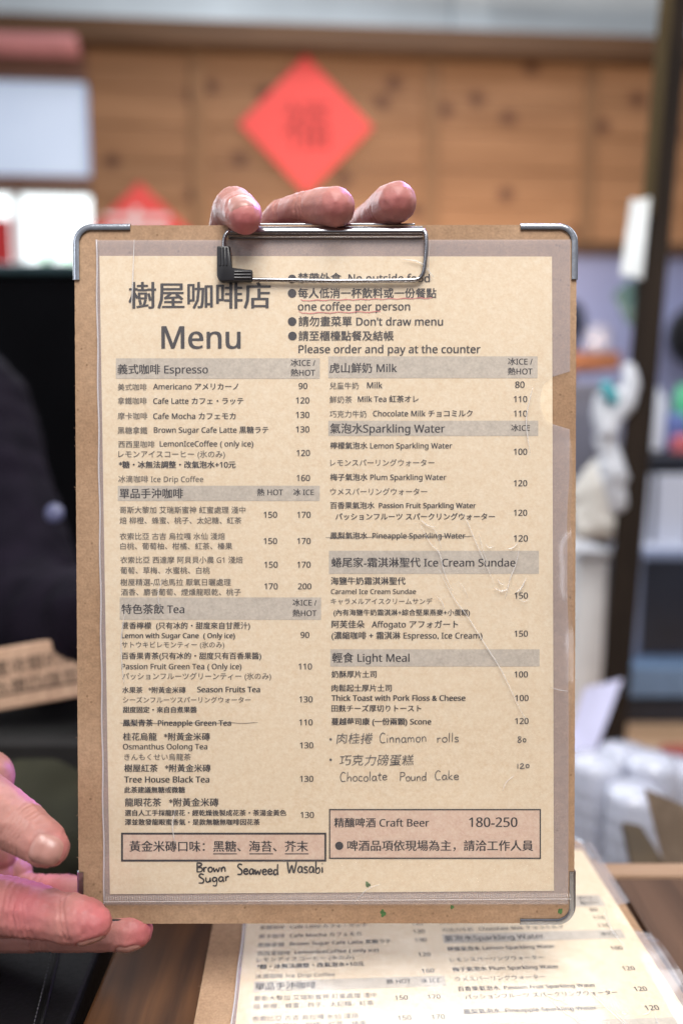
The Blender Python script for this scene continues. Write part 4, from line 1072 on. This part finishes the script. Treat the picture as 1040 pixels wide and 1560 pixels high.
obj('ruled_line', (V_, [(0, 1, 2, 3)]), mat('brown_line', (0.09, 0.065, 0.045), 0.7, 0.2), sg, local=True)
zl = P(0, 1096, .58).z
bx = boxo('dark_crate', Matrix.Translation((-0.36, 0.62, (zl - 0.012) / 2)), (0.36, 0.14, zl - 0.014), mat('dark_crate_paint', (0.013, 0.013, 0.013), 0.6, 0.3, 20), None, 0.006)
setp(bx, 'dark crate under the wooden sign beside the table', 'crate')
# olive cloth and black leather bag
def lump(name, pts, m, vox, label, cat, amp=0.006, fr=18, sm=6):
    bm = bmesh.new()
    for ch in pts: chain_bm(bm, ch, 0.4)
    me = remesh(bm, vox, sm); V = [v.co + v.normal * (amp * noise.noise(v.co * fr) + amp * 0.5 * noise.noise(v.co * fr * 2.7)) for v in me.vertices]
    o = obj(name, ([tuple(v) for v in V], [tuple(p.vertices) for p in me.polygons]), m, smooth=True); bpy.data.meshes.remove(me)
    return setp(o, label, cat)
M_olive = mat('olive_cloth', (0.018, 0.019, 0.011), 0.9, 0.4, 14, bump=0.3, bscale=300, col2=(0.045, 0.046, 0.026))
lump('olive_cloth', [[J(30, 1210, .58, 60), J(110, 1190, .60, 62), J(200, 1200, .62, 60)], [J(40, 1270, .57, 70), J(160, 1270, .58, 70)]], M_olive, 0.004, 'crumpled dark olive cloth behind the thumb of the lower hand', 'cloth')
M_leather = mat('black_leather', (0.004, 0.0037, 0.004), 0.62, 0.3, 60, spec=0.2, bump=0.5, bscale=320)
bag = thing('leather_bag', on_z(-40, 1560, TABLE_Z), 'black stitched leather bag standing against the table edge below the lower hand', 'bag')
zt = TABLE_Z - 0.002
q0, q1, q2, q3 = on_z(-200, 1400, zt), on_z(170, 1400, zt), on_z(104, 1640, zt), on_z(-320, 1640, zt)
q1.x = min(q1.x, TX0 - 0.004); q2.x = min(q2.x, TX0 - 0.004)
bm = bmesh.new()
lo = [bm.verts.new((p.x, p.y, TABLE_Z - 0.26)) for p in (q0, q1, q2, q3)]; hi = [bm.verts.new((p.x, p.y, zt)) for p in (q0, q1, q2, q3)]
for i in range(4): bm.faces.new((lo[i], lo[(i + 1) % 4], hi[(i + 1) % 4], hi[i]))
bm.faces.new(lo[::-1]); bm.faces.new(hi); bmesh.ops.bevel(bm, geom=list(bm.edges), offset=0.004, segments=4, affect='EDGES', profile=0.6)
obj('panel', bm, M_leather, bag)
bm = bmesh.new()
e0, e1 = on_z(80, 1450, zt), on_z(42, 1600, zt)
tube(bm, [e0 + Vector((0.0035, 0, 0.0003)), e1 + Vector((0.0035, 0, 0.0003))], 0.0011, 8); obj('piping', bm, M_leather, bag, smooth=True)
bm = bmesh.new(); nst = 26
for i in range(nst):
    a_ = e0.lerp(e1, i / nst); b_ = e0.lerp(e1, (i + 0.62) / nst); tube(bm, [a_ + Vector((0, 0, 0.0001)), a_.lerp(b_, .5) + Vector((0, 0, 0.0006)), b_ + Vector((0, 0, 0.0001))], 0.00035, 6)
obj('stitching', bm, mat('grey_thread', (0.07, 0.068, 0.07), 0.6, 0.2), bag, smooth=True)

# ------------------------------------------------------------------ right background
M_counter = wood('counter_wood', (0.42, 0.26, 0.15), (0.55, 0.38, 0.25), (0.1, 0.05, 0.02), 'x', 0.5, 4, False)
ZC = P(1000, 1100, 1.3).z
ct = thing('side_counter', Vector((0.75, 1.05, 0)), 'low wooden counter beyond the table carrying cups and a screen', 'counter')
boxo('counter_top', (0.78, 1.02, ZC - 0.014), (1.05, 0.60, 0.028), M_counter, ct, 0.004)
boxo('counter_body', (0.80, 1.04, (ZC - 0.029) / 2), (0.95, 0.52, ZC - 0.029), M_beam, ct, 0.004)
# dark leaning post
M_post = wood('dark_post', (0.012, 0.008, 0.006), (0.024, 0.016, 0.011), (0.01, 0.01, 0.01), 'z', 0.8, 5, False, spec=0.15)
a = P(1037, -80, 1.12); b = P(929, 1112, 1.12); b.z = ZC + 0.001 if abs(b.z - ZC) < .08 else b.z
ax = (a - b); L = ax.length
q = ax.to_track_quat('Z', 'Y').to_matrix().to_4x4()
po = boxo('wooden_post', Matrix.Translation((a + b) / 2) @ q @ Matrix.Rotation(R(14), 4, 'Z'), (0.040, 0.04, L), M_post, None, 0.004)
setp(po, 'dark brown slightly leaning wooden post rising on the right', 'post')
side = boxo('lit_post_side', Matrix.Translation((a + b) / 2 + Vector((0.0060, 0.012, 0.395))) @ q @ Matrix.Rotation(R(14), 4, 'Z'), (0.018, 0.016, L * 0.32), wood('lit_post_wood', (0.045, 0.032, 0.014), (0.075, 0.053, 0.024), (0.05, 0.03, 0.02), 'z', 0.8, 5, False, spec=0.15), None, 0.003)  # separate piece for the post's lit side face, lightness painted in
setp(side, 'lit left side of the dark post, its brightness put into a lighter brown', 'strip')
# white slip on the post
M_white = mat('white_paper', (0.78, 0.82, 0.82), 0.7, 0.06, 20)
def sheet3(name, pts, m, th, label, cat, cuts=6, bow=0.0):
    """a thin sheet with thickness through four corner points, bowed a little"""
    a_, b_, c_, d2 = [Vector(p) for p in pts]; nn = (b_ - a_).cross(d2 - a_).normalized(); bm = bmesh.new(); g = {}
    for k in (0, 1):
        for i in range(cuts + 1):
            for j in range(cuts + 1):
                s, t = i / cuts, j / cuts
                p = a_.lerp(b_, s).lerp(d2.lerp(c_, s), t) + nn * (bow * math.sin(math.pi * s) * math.cos(t * 2.4) + (th if k else 0)); g[i, j, k] = bm.verts.new(p)
    for k in (0, 1):
        for i in range(cuts):
            for j in range(cuts):
                f = (g[i, j, k], g[i + 1, j, k], g[i + 1, j + 1, k], g[i, j + 1, k]); bm.faces.new(f if k else f[::-1])
    for i in range(cuts):
        bm.faces.new((g[i, 0, 0], g[i + 1, 0, 0], g[i + 1, 0, 1], g[i, 0, 1])); bm.faces.new((g[i, cuts, 0], g[i + 1, cuts, 0], g[i + 1, cuts, 1], g[i, cuts, 1]))
        bm.faces.new((g[0, i, 0], g[0, i + 1, 0], g[0, i + 1, 1], g[0, i, 1])); bm.faces.new((g[cuts, i, 0], g[cuts, i + 1, 0], g[cuts, i + 1, 1], g[cuts, i, 1]))
    o = obj(name, bm, m, smooth=False); return setp(o, label, cat)
sheet3('paper_slip', [P(962, 302, 1.07), P(990, 300, 1.08), P(978, 425, 1.08), P(946, 418, 1.06)], M_white, 0.002, 'small white paper slip hanging high on the post', 'paper', 6, 0.006)
# hanging white and teal plastic bag
M_bag = mat('white_bag', (0.55, 0.57, 0.62), 0.45, 0.12, 14, bump=0.5, bscale=60)
bagr = thing('plastic_bag', P(925, 650, 1.1), 'crumpled white plastic bag with teal print hanging on the dark post', 'bag')
def lump_part(name, pts, m, vox, par, amp=0.006, fr=18):
    bm = bmesh.new()
    for ch in pts: chain_bm(bm, ch, 0.4)
    me = remesh(bm, vox, 5); V = [v.co + v.normal * (amp * noise.noise(v.co * fr) + amp * 0.6 * noise.noise(v.co * fr * 2.7)) for v in me.vertices]
    o = obj(name, ([tuple(v) for v in V], [tuple(p.vertices) for p in me.polygons]), m, par, smooth=True); bpy.data.meshes.remove(me); return o
lump_part('loop', [[J(958, 560, 1.1, 8), J(961, 588, 1.1, 12), J(954, 618, 1.1, 13), J(936, 643, 1.1, 10), J(916, 656, 1.1, 7)], [J(913, 604, 1.1, 10), J(916, 630, 1.1, 15), J(924, 655, 1.1, 18)], [J(938, 606, 1.1, 16), J(930, 634, 1.1, 19)]], M_bag, 0.004, bagr, 0.004)
lump_part('sack', [[J(922, 668, 1.11, 17), J(930, 696, 1.11, 19), J(936, 730, 1.11, 21), J(934, 768, 1.12, 20)]], M_bag, 0.004, bagr, 0.006, 30)
lump('paper_sack', [[J(914, 706, 1.13, 8), J(900, 728, 1.13, 17), J(888, 752, 1.13, 18), J(890, 806, 1.13, 18)], [J(930, 726, 1.14, 14), J(930, 808, 1.14, 16)], [J(905, 745, 1.13, 26), J(908, 795, 1.13, 28)]], mat('ivory_paper', (0.58, 0.56, 0.52), 0.7, 0.1, 20), 0.004, 'ivory paper sack slumped below the white plastic bag', 'sack', 0.006, 30)
lump_part('teal_print', [[J(922, 588, 1.075, 10), J(930, 600, 1.075, 11), J(936, 612, 1.075, 8)]], mat('teal_ink', (0.06, 0.36, 0.42), 0.5, 0.1), 0.003, bagr, 0.002)
# white bin, leaning card
M_, sz = cam_box(868, 918, 848, 1075, 1.22, 0.13, ZC + 0.001, R(6))
bn = thing('white_canister', Matrix.Translation((M_.translation.x, M_.translation.y, ZC)), 'tall plain white canister on the counter left of the post', 'canister')
boxo('body', M_, sz, mat('white_plastic', (0.74, 0.75, 0.76), 0.4, 0.05), bn, 0.008)
boxo('lid', Matrix.Translation((M_.translation.x, M_.translation.y, ZC + sz[2] + 0.008)) @ Matrix.Rotation(R(6), 4, 'Z'), (sz[0] + 0.006, 0.136, 0.012), mat('white_lid', (0.70, 0.71, 0.73), 0.35, 0.05), bn, 0.004)
sheet3('leaning_card', [P(890, 1048, .98), P(948, 1034, .99), P(905, 1150, .93), P(858, 1150, .93)], mat('lavender_card', (0.50, 0.50, 0.68), 0.6, 0.06), 0.002, 'lavender card leaning in front of the white canister', 'card', 4, 0.002)
# monitor
M_dark = mat('dark_screen', (0.016, 0.020, 0.032), 0.3, 0.2, 10)
mo = thing('screen', P(1010, 1080, 1.34), 'dark display with a grey blue base at the far end of the counter', 'screen')
M_, sz = cam_box(962, 1150, 836, 1010, 1.30, 0.03); boxo('bezel', M_, sz, mat('grey_bezel', (0.20, 0.24, 0.36), 0.4, 0.08), mo, 0.006)
M_, sz = cam_box(977, 1140, 850, 1000, 1.299, 0.006); boxo('display', M_ @ Matrix.Translation((0, -0.0032, 0)), sz, M_dark, mo, 0.002)
M_, sz = cam_box(948, 1150, 1014, 1066, 1.27, 0.10); boxo('base', M_, sz, mat('blue_grey_base', (0.13, 0.21, 0.34), 0.4, 0.1), mo, 0.006)
M_, sz = cam_box(955, 1145, 1068, 1094, 1.29, 0.08, ZC + 0.0005); boxo('foot', M_, sz, M_dark, mo, 0.004)
# shelf and things on it
ZS = P(910, 535, 1.9).z
sh = thing('wall_shelf', Vector((P(900, 548, 1.9).x, 2.0, ZS)), 'orange wooden shelf on the wall beside the clipboard', 'shelf')
bm = bmesh.new(); x0 = P(820, 540, 1.9).x; x1 = P(946, 540, 1.9).x
box(bm, ((x0 + x1) / 2, P(900, 548, 1.9).y + 0.12, ZS - 0.022), (x1 - x0, 0.24, 0.042), 0.004); obj('board', bm, wood('orange_wood', (0.15, 0.055, 0.022), (0.20, 0.08, 0.035), (0.1, 0.05, 0.02), 'x', 0.5, 4, False), sh)
boxo('bracket', ((x0 + x1) / 2, P(900, 548, 1.9).y + 0.16, ZS - 0.085), (0.03, 0.14, 0.08), M_beam, sh, 0.003)
yS = P(900, 548, 1.9).y + 0.12
kt = thing('black_kettle', Vector((P(893, 500, 1.9).x, yS, ZS)), 'black kettle on the orange shelf', 'kettle')
bm = bmesh.new(); kx = P(876, 500, 1.9).x; lathe(bm, Matrix.Translation((kx, yS, ZS + 0.001)), [(0.035, 0), (0.04, 0.03), (0.052, 0.05), (0.06, 0.075), (0.054, 0.115), (0.036, 0.138), (0.008, 0.145), (0.008, 0.158), (0.001, 0.16)], 24); obj('body', bm, mat('black_enamel', (0.012, 0.016, 0.035), 0.3, 0.2), kt, smooth=True)
bm = bmesh.new(); tube(bm, catmull([(kx - 0.045, yS, ZS + 0.07), (kx - 0.075, yS, ZS + 0.09), (kx - 0.085, yS, ZS + 0.13)], 5), 0.007, 10); obj('spout', bm, mat('black_enamel_spout', (0.012, 0.016, 0.03), 0.3, 0.2), kt, smooth=True)
gb = bmesh.new(); lathe(gb, Matrix.Translation((P(924, 520, 1.9).x, yS - 0.05, ZS + 0.001)), [(0.024, 0), (0.032, 0.012), (0.035, 0.035), (0.028, 0.058), (0.02, 0.066), (0.02, 0.07)], 22)
o = obj('glass_jar', gb, plastic_film('jar_glass', 0.22, (0.6, 0.6, 0.66), 0.08), smooth=True); setp(o, 'small round glass jar right of the black kettle', 'jar')
gp = lump('green_plant', [[J(952, 465, 1.85, 10), J(962, 440, 1.85, 13), J(944, 450, 1.85, 9), J(968, 478, 1.85, 14)]], mat('dark_leaves', (0.03, 0.07, 0.07), 0.5, 0.4, 20), 0.006, 'small dark green plant beside the white slip on the post', 'plant', 0.015, 30, 3)
# grey cabinet below shelf
M_, sz = cam_box(800, 944, 584, 905, 1.75, 0.35, 0.0)
gc = thing('grey_cabinet', Matrix.Translation((M_.translation.x, M_.translation.y, 0)), 'grey metal cabinet under the orange shelf', 'cabinet')
boxo('carcass', M_, sz, mat('grey_metal', (0.17, 0.17, 0.21), 0.5, 0.1, 5), gc, 0.006)
boxo('door', Matrix.Translation((M_.translation.x, M_.translation.y - sz[1] / 2 - 0.008, sz[2] * 0.55)), (sz[0] * 0.92, 0.012, sz[2] * 0.8), mat('grey_door', (0.20, 0.20, 0.25), 0.45, 0.1, 5), gc, 0.003)
# to the right of the post
rk = thing('white_rack', Vector((P(1010, 900, 1.55).x, 1.6, 0)), 'white drawer rack behind the post with a dark rail', 'rack')
M_wr = mat('white_rack_paint', (0.55, 0.58, 0.68), 0.5, 0.08, 5)
for (a0, a1, b0, b1) in ((950, 992, 722, 832), (1000, 1050, 722, 832), (1058, 1110, 722, 832)):
    M_, sz = cam_box(a0, a1, b0, b1, 1.56, 0.02); boxo('drawer_front', M_, sz, M_wr, rk, 0.004)
M_, sz = cam_box(946, 1120, 690, 850, 1.585, 0.3, 0.0); boxo('frame', M_, sz, mat('dark_rack', (0.05, 0.05, 0.06), 0.5, 0.2), rk, 0.004)
M_, sz = cam_box(990, 1120, 692, 716, 1.55, 0.03); boxo('rail', M_, sz, M_dark, rk, 0.004)
M_, sz = cam_box(945, 1120, 833, 846, 1.52, 0.06); boxo('ledge', M_, sz, M_wr, rk, 0.003)
ztop_r = P(1000, 690, 1.585).z
def stand(name, px, py0, d, r, m, label, cat, prof=None):
    x = P(px, 690, d).x; y = P(px, 690, d).y + 0.05; h = P(px, py0, d).z - ztop_r
    bm = bmesh.new(); pr = prof or [(0.8, 0), (1.0, 0.04), (1.0, 0.82), (0.7, 0.92), (0.6, 1.0)]
    lathe(bm, Matrix.Translation((x, y, ztop_r + 0.001)), [(r * a_, h * b_) for a_, b_ in pr], 22)
    o = obj(name, bm, m, smooth=False); smooth_by_angle(o, 40); return setp(o, label, cat)
stand('white_jug', 998, 590, 1.58, 0.036, mat('jug_white', (0.66, 0.70, 0.78), 0.4, 0.06), 'pale white jug on the rack just right of the post', 'jug')
stand('blue_tin', 1041, 630, 1.58, 0.028, mat('tin_blue', (0.12, 0.17, 0.42), 0.4, 0.06), 'blue tin on the rack beside the pale jug', 'tin')
stand('red_tin', 1054, 664, 1.54, 0.022, mat('tin_red', (0.55, 0.12, 0.14), 0.4, 0.06), 'low red tin at the right edge of the rack', 'tin')
stand('green_bottle', 1053, 585, 1.60, 0.020, mat('bottle_green', (0.08, 0.50, 0.25), 0.4, 0.06), 'bright green bottle at the right edge of the rack', 'bottle')
# black fan on the wall
fx, fz = wl(1032, 518); fn = thing('black_fan', WALL @ Matrix.Translation((fx, -0.12, fz)), 'black round wall fan at the right edge of the photo', 'fan')
bm = bmesh.new(); Mf = WALL @ Matrix.Translation((fx, -0.12, fz)) @ Matrix.Rotation(R(90), 4, 'X')
for r_ in (0.04, 0.07, 0.10): tube(bm, [Mf @ Vector((r_ * math.cos(t * math.pi / 16), r_ * math.sin(t * math.pi / 16), 0.03)) for t in range(33)], 0.006, 6, False)
for k in range(12): t = k * math.pi / 6; tube(bm, [Mf @ Vector((0.02 * math.cos(t), 0.02 * math.sin(t), 0.03)), Mf @ Vector((0.1 * math.cos(t), 0.1 * math.sin(t), 0.03))], 0.004, 6)
obj('grille', bm, M_rubber, fn)
bm = bmesh.new(); lathe(bm, Mf, [(0.001, -0.1), (0.05, -0.1), (0.07, -0.02), (0.104, 0.0), (0.106, 0.03), (0.098, 0.03), (0.09, 0.004), (0.001, 0.004)], 28); obj('housing', bm, mat('fan_black', (0.015, 0.018, 0.022), 0.4, 0.2), fn)
bm = bmesh.new(); lathe(bm, Mf, [(0.001, 0.012), (0.03, 0.012), (0.028, 0.036), (0.001, 0.04)], 20); obj('hub', bm, mat('fan_hub', (0.12, 0.13, 0.14), 0.4, 0.2), fn)
# stacks of plastic cups on the counter
M_cup = plastic_film('cup_plastic', 0.62, (0.80, 0.83, 0.92), 0.15, 0.1)
def cup_stack(px, py0, d, r, label):
    base = P(px, 1300, d); base.z = ZC + 0.001
    h = P(px, py0, d).z - base.z
    root = thing('cup_stack', base, label, 'cup stack', 'wrapped stacks of clear plastic cups on the counter')
    Mx = Matrix.Translation(base); nst = 7
    for i in range(nst):
        z0 = h * 0.94 * i / nst; hc = h * 0.94 / nst; bm = bmesh.new()
        lathe(bm, Mx, [(r * 0.80, z0), (r * 0.86, z0 + hc * 0.8), (r * 0.90, z0 + hc * 0.83), (r * 0.90, z0 + hc * 0.97), (r * 0.82, z0 + hc * 0.995)], 24, True); obj('cup', bm, M_cup, root)
    bm = bmesh.new(); rings = []; SEG = 48; ph = random.uniform(0, 6)
    for zf, rf in ((0, 1.0), (0.3, 1.02), (0.6, 1.0), (0.88, 0.97), (0.97, 0.86), (1.0, 0.55), (1.01, 0.2), (1.015, 0.02)):
        ring = []
        for k in range(SEG):
            t = 2 * math.pi * k / SEG; rr = r * rf * (1 + 0.025 * math.sin(7 * t + ph) + 0.03 * math.sin(15 * t + ph * 2))
            ring.append(bm.verts.new(Mx @ Vector((rr * math.cos(t), rr * math.sin(t), h * zf + (0.006 * math.sin(5 * t + ph) if zf > 1.05 else 0)))))
        rings.append(ring)
    for a, b in zip(rings, rings[1:]):
        for k in range(SEG): bm.faces.new((a[k], a[(k + 1) % SEG], b[(k + 1) % SEG], b[k]))
    obj('wrapper', bm, M_wrap, root, smooth=True)
M_wrap = plastic_film('wrapper_film', 0.42, (0.72, 0.75, 0.88), 0.12, 0.2)
cup_stack(900, 1142, .84, 0.030, 'wrapped cup stack nearest the upright clipboard')
cup_stack(944, 1128, .88, 0.031, 'tall wrapped cup stack just right of the leaning lavender card')
cup_stack(983, 1140, .84, 0.030, 'wrapped cup stack in the middle, in front of the dark display')
cup_stack(1020, 1150, .88, 0.031, 'wrapped cup stack farthest right, above the larger leaning board')
cup_stack(962, 1190, .78, 0.030, 'shorter wrapped cup stack at the front, above the small wedge')
# wooden boards leaning at right
M_oak = wood('grey_oak', (0.10, 0.072, 0.05), (0.17, 0.125, 0.09), (0.05, 0.03, 0.02), 'z', 0.8, 6, False, spec=0.2)
def slab(name, pts, th, m, label, cat): return sheet3(name, pts, m, th, label, cat, 2)
tz = on_z(1000, 1318, TABLE_Z)
slab('wooden_block', [P(980, 1200, .64), P(1120, 1262, .60), P(1120, 1420, .58), P(1022, 1360, .60)], 0.02, M_oak, 'larger weathered wooden board leaning behind the table edge', 'board')
slab('wooden_wedge', [P(948, 1252, .64), P(976, 1258, .635), P(1040, 1360, .60), P(972, 1360, .605)], 0.018, mat('brown_wedge', (0.075, 0.048, 0.022), 0.7, 0.3, 20), 'small brown wooden wedge left of the larger leaning board', 'wedge')
rb = boxo('red_box', Matrix.Translation((P(1045, 1150, .98).x, P(1045, 1150, .98).y, ZC + 0.045)), (0.05, 0.05, 0.088), mat('red_brown_box', (0.25, 0.045, 0.03), 0.6, 0.2), None, 0.003); setp(rb, 'small red brown box behind the cup stacks', 'box')
ob = boxo('orange_box', Matrix.Translation((P(925, 1098, 1.15).x, P(925, 1098, 1.15).y, ZC + 0.014)), (0.05, 0.05, 0.026), mat('orange_card', (0.65, 0.22, 0.08), 0.6, 0.2), None, 0.003); setp(ob, 'small orange packet beside the leaning lavender card', 'packet')
